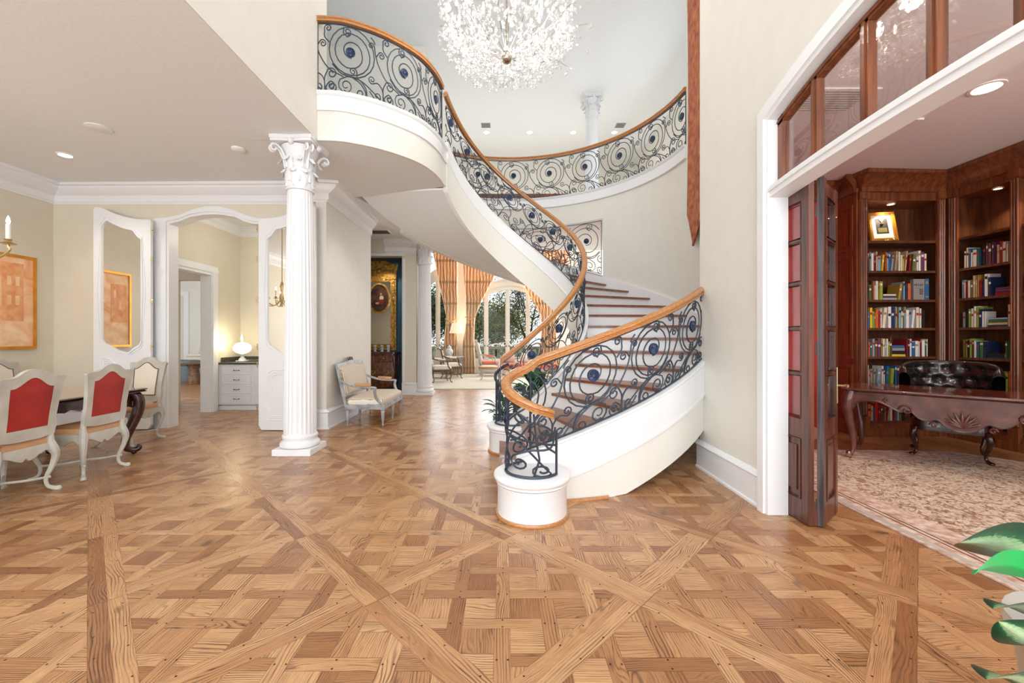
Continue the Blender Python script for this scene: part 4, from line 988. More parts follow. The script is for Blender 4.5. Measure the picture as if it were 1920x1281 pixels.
tag(b.build('lamp_cord', 'white'), 'thin white lamp cord running up to the wall outlet', 'cord')
t = thing('wall_switch', 'triple light switch plate beside the glowing lamp', 'switch', (-5.495, 8.08, 1.2)); MB().box(-5.5, 7.98, 1.13, -5.492, 8.18, 1.26).build('plate', 'white', t)
for k in range(3): MB().box(-5.492, 8.0 + k * .06, 1.16, -5.485, 8.035 + k * .06, 1.23).build('rocker', 'trim', t)
tag(MB().box(P[0] + .2, 8.65, 1.1, P[0] + .29, 8.659, 1.24).build('wall_outlet', 'white'), 'white outlet plate on the passage back wall', 'outlet')

# ================================================================== KITCHEN SIDE seen through the passage door
t = thing('upholstered_ottoman', 'grey blue rolled fabric ottoman seen through the passage door', 'ottoman', (-10.3, 13.2, 0))
b = MB(); 
for k, (d, z) in enumerate([(0, .0), (.02, .1), (.0, .3), (-.02, .5), (.05, .56), (.08, .61), (.05, .66), (-.05, .68)]): pass
secs = [[(p[0], p[1], z) for p in rrect(-10.75 - d, 12.95 - d, -9.85 + d, 13.5 + d, .1)] for d, z in [(0, .0), (.03, .1), (.0, .3), (-.02, .5), (.05, .56), (.08, .61), (.05, .66), (-.05, .68)]]
MB().loft(secs).build('body', 'greyfab', t, 50)
tag(MB().lathe([(.17, 0), (.18, .02), (.15, .2), (.11, .38), (.12, .45), (.19, .56), (.2, .60), (.34, .605), (.35, .63), (.02, .635)], (-9.33, 12.5, 0), 28).build('drum_table', 'wicker', None, 50), 'carved hourglass side table with round top beside the grey ottoman', 'side table')
tag(MB().bbox(-10.75, 14.0, .74, -9.2, 14.59, .84, .03).box(-10.7, 14.03, 0, -9.25, 14.59, .75).build('upholstered_bench', 'creamfab'), 'pale built up bench with cushion in the far kitchen corner', 'bench')
tag(MB(Matrix.Translation((-10.35, 14.28, .84)) @ Matrix.Rotation(R(15), 4, 'Y')).bbox(-.06, -.2, 0, .06, .2, .4, .05).build('throw_pillow', 'creamfab', None, 60), 'small pale pillow leaning on the window seat', 'pillow')
struct(MB().box(-11.22, 14.54, 0, -11.05, 14.6, 2.86).box(-12.4, 14.54, 2.86, -11.05, 14.6, 3.0).build('trim_15', 'trim')); struct(MB().box(-12.3, 14.58, 0, -11.22, 14.61, 2.86).build('door_5', 'wall_tan'))

# ================================================================== HALL SETTEE
def open_armchair(name, label, cat, w, d, wood_m, seat_m, back_m, group=None, turned=True, backh=1.0, zs=.36, crest=True, stripe=None):
    """local: front toward +y, back at y=0"""
    t = thing(name, label, cat, (0, 0, 0), 0, group); B = lambda nm, m, mb, sm=50: mb.build(nm, m, t, sm, world=False); h = w / 2
    # seat frame
    b = MB(); 
    fr = rrect(-h, 0, h, d, .05); inn = rrect(-h + .05, .05, h - .05, d - .05, .03)
    b.ring(fr, inn, zs - .075, zs, 'z'); b.sweep([(p[0], p[1], zs - .045) for p in fr], [(-.008, -.012), (.006, -.01), (.006, .01), (-.008, .012)], closed=True); B('seat_frame', wood_m, b, 35)
    secs = [[(x, y, z) for x, y in rrect(-h + .02 + e, .02 + e, h - .02 - e, d - .015 - e, .05)] for e, z in [(0, zs), (-.008, zs + .04), (0, zs + .08), (.05, zs + .11), (.12, zs + .122)]]
    B('seat_cushion', seat_m, MB().loft(secs), 60)
    def lean(z): return -.22 * (z - zs)
    tp = catp([(-h + .01, backh - .06), (-h + .03, backh - .01), (-h * .5, backh), (0, backh + .025), (h * .5, backh), (h - .03, backh - .01), (h - .01, backh - .06)], 4)
    out = [(-h + .01, zs + .12)] + tp + [(h - .01, zs + .12)]
    inn = [(x * (1 - .05 / h) if abs(x) > h * .8 else x * (1 - .04 / h), (zs + .16) if z < zs + .13 else z - .05) for x, z in out]
    b = MB().ring(out, inn, -.02, .02, 'y'); b.v = [(x, y + lean(z), z) for x, y, z in b.v]
    for s in (-1, 1): b.tube([(s * (h - .03), lean(zs) , zs - .03), (s * (h - .03), lean(zs + .15), zs + .15)], .022, 6)
    B('back_frame', wood_m, b, 35)
    bm_ = MB()
    cxi = lambda x, k: x * k
    for yy0, yy1 in ((.0, .05),):
        L0 = [(x, yy0 - .03 + lean(z), z) for x, z in inn]; L1 = [(x * .995, yy1 - .01 + lean(z), lerp(z, (zs + backh) / 2, .01)) for x, z in inn]; L2 = [(x * .93, yy1 + .015 + lean(z), lerp(z, (zs + backh) / 2, .08)) for x, z in inn]; L3 = [(x * .7, yy1 + .025 + lean(z), lerp(z, (zs + backh) / 2, .35)) for x, z in inn]
        bm_.loft([L0, L1, L2, L3])
    B('back_cushion', back_m, bm_, 60)
    if crest:
        b = MB(); 
        for s in (-1, 1):
            b.tube([(s * (.02 + .05 * math.cos(k * .5) * (1 - k / 14) + .03), lean(backh) - .0, backh + .04 + .035 * math.sin(k * .5) * (1 - k / 14)) for k in range(12)], .011, 6)
            b.tube(cat_rom([(s * .03, lean(backh), backh + .05), (s * .09, lean(backh), backh + .075), (s * .14, lean(backh), backh + .02)], 4), .009, 5)
        b.ball((0, lean(backh), backh + .06), .025, 8); B('carved_crest', 'brownwood' if crest == 2 else wood_m, b)
    for s in (-1, 1):
        b = MB(); za = zs + .27
        b.tube(cat_rom([(s * (h - .02), lean(za + .05), za + .10), (s * (h + .0), .12, za + .03), (s * (h + .005), d * .5, za - .0), (s * (h + .005), d * .72, za), (s * (h + .01), d * .80, za - .015)], 5), .02, 8, flat=.9)
        b.tube(cat_rom([(s * (h + .01), d * .78, za - .005), (s * (h + .0), d * .76, za - .08), (s * (h - .005), d * .82, zs + .08), (s * (h - .02), d - .03, zs - .0)], 5), [.022] * 16, 8); B('arm', wood_m, b)
        b = MB(); b.tube(cat_rom([(s * h, .16, za + .035), (s * (h + .005), .2, za + .04), (s * (h + .005), d * .6, za + .03), (s * (h + .005), d * .65, za + .02)], 4), [.01] + [.032] * 11 + [.01], 10, flat=.7); B('arm_pad', 'tanleather' if turned else seat_m, b, 70)
    zl = zs - .06
    pos = [(-h + .035, .03), (h - .035, .03), (-h + .035, d - .035), (h - .035, d - .035)] + ([(0, d - .03), (0, .03)] if w > 1 else [])
    for x, y in pos:
        b = MB()
        if turned: b.bbox(x - .03, y - .03, zl - .03, x + .03, y + .03, zs - .002, .003); b.lathe([(.012, 0), (.016, .012), (.012, .03), (.018, .05), (.028, .20 * zl / .3), (.024, .215 * zl / .3), (.032, .235 * zl / .3), (.03, .25 * zl / .3), (.02, .262 * zl / .3), (.026, zl - .03)], (x, y, 0), 12)
        else: leg_cab(b, x, y, zs - .01, 1 if x > 0 else -1, 1 if y > d / 2 else -1, r=.9)
        B('leg', wood_m, b, 50)
    if not turned:
        b = MB()
        for s in (-1, 1): b.tube(cat_rom([(s * (h - .035), .03, .12), (s * (h * .5), d * .5, .11), (s * (h - .035), d - .035, .12)], 5), .010, 6)
        b.tube([(-h * .52, d * .5, .11), (h * .52, d * .5, .11)], .010, 6); B('stretcher', wood_m, b)
    return t
def stripe_mat(name, axis, c1, c2, sc, dist=4):
    m = bpy.data.materials.new(name); m.use_nodes = True; nt = m.node_tree; b = nt.nodes['Principled BSDF']; b.inputs['Roughness'].default_value = .7
    tc = nt.nodes.new('ShaderNodeTexCoord'); wv = nt.nodes.new('ShaderNodeTexWave'); wv.bands_direction = axis; wv.inputs['Scale'].default_value = sc; wv.inputs['Distortion'].default_value = dist; wv.inputs['Detail Scale'].default_value = .6
    r = nt.nodes.new('ShaderNodeValToRGB'); r.color_ramp.elements[0].color = lin(c1) + (1,); r.color_ramp.elements[0].position = .3; r.color_ramp.elements[1].color = lin(c2) + (1,); r.color_ramp.elements[1].position = .62
    nt.links.new(tc.outputs['Object'], wv.inputs[0]); nt.links.new(wv.outputs[0], r.inputs[0]); nt.links.new(r.outputs[0], b.inputs[0]); return m
M['zebra'] = stripe_mat('striped_silk', 'X', (176, 144, 106), (244, 238, 226), 15, 2.5)
s = open_armchair('hall_settee', 'painted grey settee with striped silk upholstery against the hall wall', 'settee', 1.18, .62, 'greywood2', 'zebra', 'zebra', crest=2, backh=.98, zs=.335)
s.location = (-2.50, 7.10, 0); s.rotation_euler = (0, 0, R(-90))

# ================================================================== NICHE : pier mirror, console
t = thing('gilt_pier_mirror', 'tall carved gilt mirror with an oval painting set in a teal niche', 'mirror', (-3.28, 10.93, 1.06))
xa, xb = -3.72, -2.84; yM = 10.90
out = [(xa, 1.06), (xb, 1.06), (xb, 2.95), (xb + .02, 3.0), (xb + .0, 3.05), (xb + .06, 3.28), (xb + .04, 3.32), (xb - .12, 3.31), (-3.28, 3.45), (xa + .12, 3.31), (xa - .04, 3.32), (xa - .06, 3.28), (xa, 3.05), (xa - .02, 3.0), (xa, 2.95)]
inn = [(xa + .15, 1.22), (xb - .15, 1.22), (xb - .15, 2.7), (xb - .15, 2.75), (xb - .15, 2.8), (xb - .15, 2.83), (xb - .15, 2.85), (xb - .17, 2.86), (-3.28, 2.86), (xa + .17, 2.86), (xa + .15, 2.85), (xa + .15, 2.83), (xa + .15, 2.8), (xa + .15, 2.75), (xa + .15, 2.7)]
MB().ring(out, inn, yM - .01, yM + .04, 'y').build('frame', 'gold', t, 30)
MB().box(xa + .14, yM + .01, 1.2, xb - .14, yM + .02, 2.88).build('mirror_glass', 'mirror', t)
b = MB(); rnd = random.Random(3)
for x0_, z0_, x1_, z1_, n_ in ((xa + .06, 1.12, xa + .06, 2.9, 26), (xb - .06, 1.12, xb - .06, 2.9, 26), (xa + .1, 1.13, xb - .1, 1.13, 14), (xa, 2.92, xb, 2.92, 16)):
    for k in range(n_):
        u = (k + .5) / n_; a0 = rnd.random() * 6; cx_, cz_ = lerp(x0_, x1_, u), lerp(z0_, z1_, u)
        b.tube([(cx_ + .03 * math.cos(a0 + j * .8) * (1 - j / 9), yM - .016, cz_ + .03 * math.sin(a0 + j * .8) * (1 - j / 9)) for j in range(7)], .011, 5)
for s_ in (-1, 1):
    for q, r_ in ((.14, .07), (.27, .05), (.36, .04)): b.tube([(-3.28 + s_ * q + r_ * math.cos(j * .6) * (1 - j / 15), yM - .02, 3.12 + r_ * math.sin(j * .6) * (1 - j / 15)) for j in range(13)], .014, 5)
b.ball((-3.28, yM - .01, 3.14), .07, 8); b.build('carved_ornament', 'gold', t, 60)
b = MB()
for k in range(30):
    u = k / 29; x = lerp(xa - .05, xb + .05, u); z = interp([(0, 3.31), (.15, 3.31), (.5, 3.45), (.85, 3.31), (1, 3.31)], u) + .01; b.ball((x, yM - .012, z), .016, 5)
b.build('beaded_edge', 'gold', t, 60)
ov = lambda k, s: [(-3.28 + .25 * s * math.cos(2 * PI * j / 36), 2.42 + .36 * s * math.sin(2 * PI * j / 36)) for j in range(36)]
MB().ring(ov(0, 1.12), ov(0, .98), yM - .03, yM + .005, 'y').build('oval_frame', 'gold', t, 40)
M['darkpaint'] = mat('dark_oil_painting', (44, 30, 24), .4, c2=(96, 60, 40), vscale=5)
op = MB().prism(ov(0, 1), yM - .012, yM + .0, 'y').build('oval_painting', 'darkpaint', t)
M['fig1'] = mat('painted_blouse', (206, 196, 180), .6); M['fig2'] = mat('painted_red_skirt', (140, 34, 30), .6); M['fig3'] = mat('painted_skin', (196, 140, 104), .6)
def blob(nm, m, x, z, rx, rz): MB().prism([(x + rx * math.cos(a), z + rz * math.sin(a)) for a in [2 * PI * j / 14 for j in range(14)]], yM - .0135, yM - .012, 'y').build(nm, m, op)
blob('painted_blouse', 'fig1', -3.22, 2.43, .055, .06); blob('painted_skirt', 'fig2', -3.22, 2.33, .07, .06); blob('painted_face', 'fig3', -3.235, 2.53, .024, .03); blob('painted_arm', 'fig3', -3.33, 2.29, .05, .03)
spot('niche_fill', (-3.1, 10.45, 3.3), 30, (1, .9, .75), 130, .05)  # spot added to lift the dark niche, no fixture
t = thing('console_table', 'bombe console table of inlaid wood under the gilt mirror', 'console table', (-3.28, 10.65, 0))
b = MB(); P = rrect(-3.86, 10.36, -2.70, 10.9, .08); b.prism(P, .985, 1.03); b.build('table_top', 'desk', t)
M['inlay'] = wood('inlaid_walnut', (140, 92, 64), (84, 48, 34), .3, (4, 4, 4), 4, .4)
secs = [[(p[0], p[1], z) for p in rrect(-3.80 - d, 10.42 - d, -2.76 + d, 10.9, .06)] for d, z in [(-.08, .12), (-.03, .2), (.02, .4), (.03, .6), (.0, .75), (-.01, .98)]]
MB().loft(secs).build('body', 'inlay', t, 50)
for z in (.78, ):
    for x in (-3.53, -3.02):
        d = MB().bbox(x - .22, 10.405, z, x + .22, 10.43, z + .17, .01).build('drawer', 'inlay', t); MB().ball((x, 10.395, z + .09), .018, 8).build('knob', 'brass', d, 50)
b = MB()
for x in (-3.62, -3.28, -2.94): b.tube([(x + .05 * math.cos(j * .6) * (1 - j / 14), 10.385, .5 + .09 * math.sin(j * .6) * (1 - j / 14)) for j in range(13)], .008, 5)
b.build('ormolu_mounts', 'gold', t, 50)
for x in (-3.78, -2.78):
    for y in (10.44, 10.86): b = MB(); leg_cab(b, x, y, .95, 1 if x > -3 else -1, -1 if y < 10.6 else 1, r=1.3); b.build('leg', 'desk', t, 60)
for k, (x, s_) in enumerate(((-3.3, 1), (-3.12, 1.3), (-2.96, .9))):
    tag(MB().lathe([(.04, 0), (.05, .01), (.025, .03), (.045, .08), (.03, .12), (.05, .15), (.01, .17)], (x, 10.6, 1.031), 14).build('porcelain_figurine', 'porcelain', None, 60),
        ['white porcelain figurine on the console, left of three', 'white porcelain figurine on the console, middle of three', 'white porcelain figurine on the console, right of three'][k], 'figurine', 'figurines on the console table')
# ceiling vent near the hall end
t = thing('ceiling_vent', 'dark slotted ceiling vent in the hall beyond the settee', 'vent', (-2.9, 9.3, ZC)); MB().box(-3.0, 9.1, ZC - .01, -2.55, 9.45, ZC).build('vent_frame', 'white', t)
for k in range(6): MB().box(-2.97, 9.13 + k * .05, ZC - .014, -2.58, 9.16 + k * .05, ZC - .01).build('slat', 'darkvent', t)
spot('hall_fill', (-1.3, 8.6, ZC - .05), 45); spot('hall_fill_near', (-1.6, 6.6, ZC - .05), 30)  # fill spots added to brighten the hall, no fixtures in the ceiling
# ================================================================== LIBRARY DOORWAY : transom, bifold door
t = thing('transom_window', 'arched wooden transom with clear panes over the library opening', 'transom window', (XR + .06, OC, 2.56))
fx0, fx1 = XR + .045, XR + .10
def top_z(y): return arcz(y, 3.075, .27) - .0
def bot_z(y): return arcz(y, 2.475, .085) + .084
ys = [OY1 - .005 - (OY1 - OY0 - .01) * k / 30 for k in range(31)]
b = MB().prism([(y, top_z(y)) for y in ys] + [(y, top_z(y) - .055) for y in ys[::-1]], fx0, fx1, 'x')
b.box(fx0, OY1 - .06, bot_z(OY1), fx1, OY1 - .004, top_z(OY1 - .06)); b.box(fx0, OY0 + .004, bot_z(OY0), fx1, OY0 + .06, top_z(OY0 + .06))
b.prism([(y, top_z(y) - .02) for y in ys] + [(y, top_z(y) - .035) for y in ys[::-1]], fx0 - .01, fx0, 'x'); b.build('frame', 'mahog', t, 30)
mul = [2.86, 2.46, 2.07, 1.71, 1.35, .96, .62]
for y in mul: MB().box(fx0, y - .028, bot_z(y) - .004, fx1, y + .028, top_z(y) - .03).box(fx0 - .01, y - .010, bot_z(y), fx0, y + .010, top_z(y) - .04).build('mullion', 'mahog', t, 30)
e = [OY1 - .06] + mul + [OY0 + .06]
for a_, c_ in zip(e, e[1:]):
    q = [a_ + (c_ - a_) * k / 6 for k in range(7)]; MB().prism([(y, bot_z(y)) for y in q] + [(y, top_z(y) - .04) for y in q[::-1]], fx0 + .024, fx0 + .028, 'x').build('pane', 'transomglass', t)
def bifold(label, x0, y0, x1, y1, mouldside, edge, name='door_3', htop=(2.50, 2.55)):
    w_ = math.hypot(x1 - x0, y1 - y0); t = thing(name, label, 'door', (x0, y0, .012), math.degrees(math.atan2(y1 - y0, x1 - x0))); del t['category']; t['kind'] = 'structure'
    B = lambda nm, m, mb, sm=30, par=None: mb.build(nm, m, par or t, sm, world=False)
    z0, z1 = 0, htop[1]; s_ = .075; th = .020
    b = MB().box(0, -th, 0, s_, th, htop[0] - .012)
    b.add([(w_ - s_, -th, 0), (w_, -th, 0), (w_, th, 0), (w_ - s_, th, 0), (w_ - s_, -th, htop[1] - .016), (w_, -th, htop[1] - .012), (w_, th, htop[1] - .012), (w_ - s_, th, htop[1] - .016)], [(0, 3, 2, 1), (4, 5, 6, 7), (0, 1, 5, 4), (1, 2, 6, 5), (2, 3, 7, 6), (3, 0, 4, 7)])
    b.box(s_, -th + .003, htop[0] - .11, w_ - s_, th - .003, htop[0] - .02).box(s_, -th + .003, 0, w_ - s_, th - .003, .16).box(s_, -th + .003, .62, w_ - s_, th - .003, .76)
    B('stile_frame', 'doorwood', b)
    if edge: B('edge_strip', 'doorgrey', MB().box(w_ if edge > 0 else -.003, -th - .001, 0, w_ + .003 if edge > 0 else 0, th + .001, htop[1] - .012))
    zz = [.76, 1.10, 1.44, 1.78, 2.10, htop[0] - .11]
    for z in zz[1:-1]: B('glazing_bar', 'doorwood', MB().box(s_, -.014, z - .014, w_ - s_, .014, z + .014).box(s_, -.02, z - .005, w_ - s_, .02, z + .005))
    b = MB()
    for a_, c_ in zip(zz, zz[1:]):
        B('pane', 'paneglass', MB().box(s_, -.003, a_ + .012, w_ - s_, .003, c_ - .012))
        for y_ in (-.018, .018): b.tube([(s_ + .006, y_, a_ + .016), (w_ - s_ - .006, y_, a_ + .016), (w_ - s_ - .006, y_, c_ - .016), (s_ + .006, y_, c_ - .016)], .007, 4, closed=True)
    B('pane_beading', 'doorwood', b)
    b = MB().box(s_, -.01, .16, w_ - s_, .01, .62)
    for y_ in (-.02, .02): b.tube([(s_ + .008, y_, .17), (w_ - s_ - .008, y_, .17), (w_ - s_ - .008, y_, .61), (s_ + .008, y_, .61)], .010, 4, closed=True)
    b.box(s_ + .05, -.018, .22, w_ - s_ - .05, .018, .56); B('lower_panel', 'doorwood', b)
    y_ = -1 if mouldside < 0 else 1
    b = MB().sweep([(0, y_ * th, 0), (w_ + .0, y_ * th, 0)], [(0, 0), (y_ * .022, 0), (y_ * .022, .10), (y_ * .012, .14), (y_ * .008, .17), (0, .18)])
    if mouldside > 0: b.sweep([(0, y_ * th, .62), (w_, y_ * th, .62)], [(0, 0), (y_ * .02, .02), (y_ * .05, .05), (y_ * .055, .075), (y_ * .03, .09), (0, .10)])
    B('base_moulding', 'doorwood', b, 40)
    for z in (.1, 1.25, 2.25): B('hinge', 'darkvent', MB().box(w_ - .004 if edge > 0 else -.006, -.03, z, w_ + .006 if edge > 0 else .004, -.022, z + .09))
    return t
bifold('half glazed dark wooden folding door leaf next to the white casing of the library', 2.225, 3.43, 2.235, 3.03, 1, 0, htop=(2.505, 2.54))
lf = bifold('outer folding door leaf with weathered grey edge and brass handle at the library opening', 2.61, 3.29, 2.295, 3.02, -1, 1, 'door_4', htop=(2.53, 2.55))
b = MB().bbox(.035, .024, .86, .065, .03, 1.14, .002); pl_ = b.build('escutcheon', 'brass', lf, world=False)
b = MB().tube([(.05, .03, 1.0), (.05, .065, 1.0)], .009, 8).tube(cat_rom([(.05, .065, 1.0), (.02, .072, 1.003), (-.03, .07, .998), (-.05, .068, .99)], 4), .009, 8); b.ball((-.055, .068, .99), .014, 8); b.build('lever_handle', 'brass', lf, 50, world=False)
for k in (0, 1): MB().box(.035, -.030, .86, .065, -.024, 1.14).build('escutcheon_plate', 'brass', lf, world=False) if k == 0 else None

# ================================================================== LIBRARY BOOKCASES
SZ = [.20, .70, 1.115, 1.52, 1.92, 2.33, 2.755]      # shelf tops
ZT = 3.32
def bookcase(label, name, axis, front, a0, a1, depth, split, sideL=True, sideR=True):
    """axis 'y': faces -y, spans x a0..a1 at y=front ; axis 'x': faces -x, spans y a0..a1 at x=front"""
    mid = (a0 + a1) / 2; t = thing(name, label, 'bookcase', (mid, front + depth / 2, 0) if axis == 'y' else (front + depth / 2, mid, 0))
    def bx(b, s0, s1, d0, d1, z0, z1):
        if axis == 'y': b.box(s0, front + d0, z0, s1, front + d1, z1)
        else: b.box(front + d0, s0, z0, front + d1, s1, z1)
        return b
    b = MB(); bx(b, a0, a1, depth - .02, depth, .1, ZT + .02); b.build('back_panel', 'mahog_in', t)
    b = MB(); bx(b, a0, a0 + .03, .02, depth - .02, .1, ZT); bx(b, a1 - .03, a1, .02, depth - .02, .1, ZT)
    for s in split: bx(b, s - .02, s + .02, .02, depth - .02, .1, ZT)
    b.build('side_panels', 'mahog_in', t)
    for s in [a0 + .04, a1 - .04] + split:
        b = MB(); w2 = .06 if s not in split else .045
        bx(b, s - w2, s + w2, -.01, .02, .14, ZT + .1)
        pts = (lambda q: [(s + q, front - .012, .3), (s + q, front - .012, ZT)]) if axis == 'y' else (lambda q: [(front - .012, s + q, .3), (front - .012, s + q, ZT)])
        for q in (-.03, 0, .03): b.tube(pts(q), .013, 6)
        bx(b, s - w2 - .01, s + w2 + .01, -.035, .02, .0, .28); bx(b, s - w2 - .01, s + w2 + .01, -.03, .02, ZT + .02, ZT + .12)
        b.build('pilaster', 'mahog', t, 40)
    ed = [a0 + .03] + split + [a1 - .03]
    for s0, s1 in zip(ed, ed[1:]):
        for z in SZ:
            b = MB(); bx(b, s0, s1, .03, depth - .02, z - .025, z); bx(b, s0, s1, .018, .03, z - .03, z + .003); b.build('shelf', 'mahog_in', t)
    b = MB(); bx(b, a0, a1, .0, .02, ZT - .0, ZT + .14); bx(b, a0, a1, .02, depth, ZT - .0, ZT + .02); b.build('valance', 'mahog', t)
    b = MB(); bx(b, a0, a1, .0, depth, .02, SZ[0] - .03); bx(b, a0, a1, -.03, .0, 0, .1); bx(b, a0, a1, -.015, .0, .1, .14); b.build('plinth', 'mahog', t)
    cp = [(0, 0), (.16, 0), (.16, -.05), (.12, -.07), (.05, -.17), (.035, -.2), (.035, -.26), (0, -.26)]
    if axis == 'y': P = [(a0, front + depth, 3.695), (a0, front, 3.695), (a1, front, 3.695)] if sideL else [(a0, front, 3.695), (a1, front, 3.695)]
    else: P = [(front, a1, 3.695), (front, a0, 3.695)]
    b = MB(); b.sweep(P, [(-u, v) for u, v in cp]); bx(b, a0, a1, 0, depth, ZT + .14, 3.69); b.build('crown', 'mahog', t, 30)
    return t
BF = 5.87; BX = 6.24
bc1 = bookcase('tall mahogany bookcase facing the foyer, to the left of the corner', 'bookcase', 'y', BF, 5.02, 6.20, .42, [])
bc2 = bookcase('tall mahogany bookcase along the right library wall behind the desk', 'bookcase', 'x', BX, 3.55, 5.83, .42, [4.39, 5.08][::1])
# panelled cupboard side left of the first bookcase
t = thing('panelled_cupboard', 'dark raised panel mahogany side between the red wall and the bookcase', 'wall panelling', (5.0, 6.08, 0))
MB().box(4.97, 5.88, .0, 5.015, 6.295, 3.5).build('side_board', 'mahog', t)
for z0, z1 in ((.25, 1.0), (1.08, 2.55), (2.63, 3.28)):
    b = MB(); b.ring([(5.93, z0), (6.25, z0), (6.25, z1), (5.93, z1)], [(5.97, z0 + .04), (6.21, z0 + .04), (6.21, z1 - .04), (5.97, z1 - .04)], 4.952, 4.97, 'x').box(4.958, 6.0, z0 + .07, 4.97, 6.18, z1 - .07); b.build('raised_panel', 'mahog', t)
MB().sweep([(3.22, 6.29, 3.695), (4.965, 6.29, 3.695), (4.965, 5.87, 3.695)], [(-u, v) for u, v in [(0, 0), (.14, 0), (.14, -.05), (.05, -.17), (.035, -.26), (0, -.26)]]).build('crown', 'mahog', t, 30)
MB().box(4.93, 5.86, 0, 4.97, 6.295, .2).build('base', 'mahog', t)
# books ----------------------------------------------------------------------
BC = {'red': (178, 40, 36), 'crimson': (140, 28, 40), 'orange': (214, 100, 50), 'tan': (206, 178, 138), 'cream': (232, 222, 200), 'white': (238, 236, 232), 'black': (36, 34, 36), 'navy': (38, 54, 92), 'blue': (52, 104, 156), 'teal': (44, 104, 116), 'green': (72, 108, 66), 'lime': (150, 176, 70), 'yellow': (226, 194, 60), 'mustard': (176, 142, 60), 'grey': (150, 150, 150), 'purple': (110, 60, 96), 'brown': (110, 72, 50), 'pink': (216, 40, 86), 'silver blue': (150, 176, 196), 'olive': (120, 112, 56)}
for k, v in BC.items(): M['bk_' + k] = mat('book_' + k.replace(' ', '_'), v, .5)
M['pages'] = mat('book_pages', (226, 214, 190), .8)
SPALE = ['cream', 'white', 'white', 'tan', 'silver blue', 'grey', 'cream']; SDARK = ['red', 'black', 'navy', 'blue', 'teal', 'green', 'crimson', 'orange', 'yellow', 'purple', 'brown', 'mustard', 'olive', 'lime']
RB = random.Random(21)
ORD = ['first', 'second', 'third', 'fourth', 'fifth', 'sixth', 'seventh', 'eighth', 'ninth', 'tenth', 'eleventh', 'twelfth', 'thirteenth', 'fourteenth', 'fifteenth', 'sixteenth', 'seventeenth', 'eighteenth', 'nineteenth', 'twentieth', 'twenty-first', 'twenty-second', 'twenty-third', 'twenty-fourth', 'twenty-fifth', 'twenty-sixth', 'twenty-seventh', 'twenty-eighth', 'twenty-ninth', 'thirtieth']
SHN = {2.33: 'second', 1.92: 'third', 1.52: 'fourth', 1.115: 'fifth', .70: 'sixth', .20: 'bottom'}
def book(axis, front, s, z, w_, h, d, col, lean=0, flat=False, label='', group='', dirn=1):
    """spine faces the room; s = position along the shelf of its near edge"""
    def P(a, dd, zz): return (a, front + dd, zz) if axis == 'y' else (front + dd, a, zz)
    o = P(s, 0, z); t = thing('book', label, 'book', o, 0, group)
    b = MB(); pg = MB()
    def bx(b, a0, a1, d0, d1, z0, z1):
        if axis == 'y': b.box(a0, d0, z0, a1, d1, z1)
        else: b.box(d0, a0, z0, d1, a1, z1)
    if flat: w2, h2 = h, w_
    else: w2, h2 = w_, h
    c_ = .0025
    if flat: bx(b, 0, w2, 0, d, 0, c_); bx(b, 0, w2, 0, d, h2 - c_, h2); bx(b, 0, w2, 0, c_, 0, h2); bx(pg, .004, w2 - .004, c_, d - .004, c_, h2 - c_)
    else: bx(b, 0, c_, 0, d, 0, h2); bx(b, w2 - c_, w2, 0, d, 0, h2); bx(b, 0, w2, 0, c_, 0, h2); bx(pg, c_, w2 - c_, c_, d - .004, .004, h2 - .004)
    cv_ = b.build('cover', 'bk_' + col, t, world=False); pg.build('pages', 'pages', t, world=False)
    # printed band on the spine
    if not flat and w_ > .018:
        bb_ = MB(); q = RB.uniform(.55, .8); bx(bb_, w2 * .15, w2 * .85, -.0008, 0, h2 * q, h2 * (q + .12))
        bb_.build('spine_band', 'bk_' + RB.choice(['white', 'mustard', 'black', 'cream', 'red']), cv_, world=False)
    if lean: t.rotation_euler = (0, R(lean), 0) if axis == 'y' else (R(-lean), 0, 0)
    return t
def fill(axis, front, s0, s1, z, where, dens=1.0, hi=.30, palette=.5, skip=(), special=None, dirn=1):
    s = s0; k = 0; grp = 'books on the %s shelf of the %s' % (SHN[z], where)
    while True:
        w_ = RB.choice([.018, .022, .026, .03, .036, .045]) * 1.05; h = RB.uniform(.19, .27) * hi / .27
        if s + w_ > s1 - .01: break
        if any(a <= s < c for a, c in skip): s += .02; continue
        col = RB.choice(SPALE if RB.random() < palette else SDARK); d = RB.uniform(.15, .2)
        lean = 0
        r = RB.random()
        if r < .06 and s + .24 < s1:     # a small flat pile
            n_ = RB.choice([2, 3, 4]); zz = z; hh = RB.uniform(.19, .23)
            for q in range(n_):
                ww = RB.choice([.025, .035, .045]); col = RB.choice(SPALE + SDARK)
                book(axis, front, s + .003 * q, zz + .0005, ww, hh - .008 * q, .17, col, 0, True, 'flat %s book, %s up in the pile after %s book, %s shelf, %s' % (col, ORD[q], ORD[max(k - 1, 0)], SHN[z], where), grp); zz += ww + .0005
            s += hh + .012; k += 1; continue
        if r > .90 and s + w_ + .06 < s1: lean = RB.uniform(4, 9) 
        sz = 'tall' if h > .25 * hi / .27 else 'short' if h < .215 * hi / .27 else 'mid-height'
        nm = '%s %s book, %s from left, %s shelf, %s' % (sz, col, ORD[min(k, 29)], SHN[z], where)
        if lean:
            sh = h * math.sin(R(lean))
            if axis == 'y': book(axis, front, s, z + .001 + w_ * math.sin(R(lean)), w_, h, d, col, lean, False, nm.replace(' book', ' leaning book'), grp)
            else: book(axis, front, s + sh, z + .001 , w_, h, d, col, lean * -0, False, nm, grp)
            s += sh + w_ + .006
        else: book(axis, front, s, z + .001, w_, h, d, col, 0, False, nm, grp); s += w_ + .0012
        k += 1
W1 = 'left bookcase'; W2 = 'right bookcase'; W3 = 'bay at right frame edge'
fx = BF + .06
fill('y', fx, 5.12, 6.05, 2.33, W1, palette=.62)
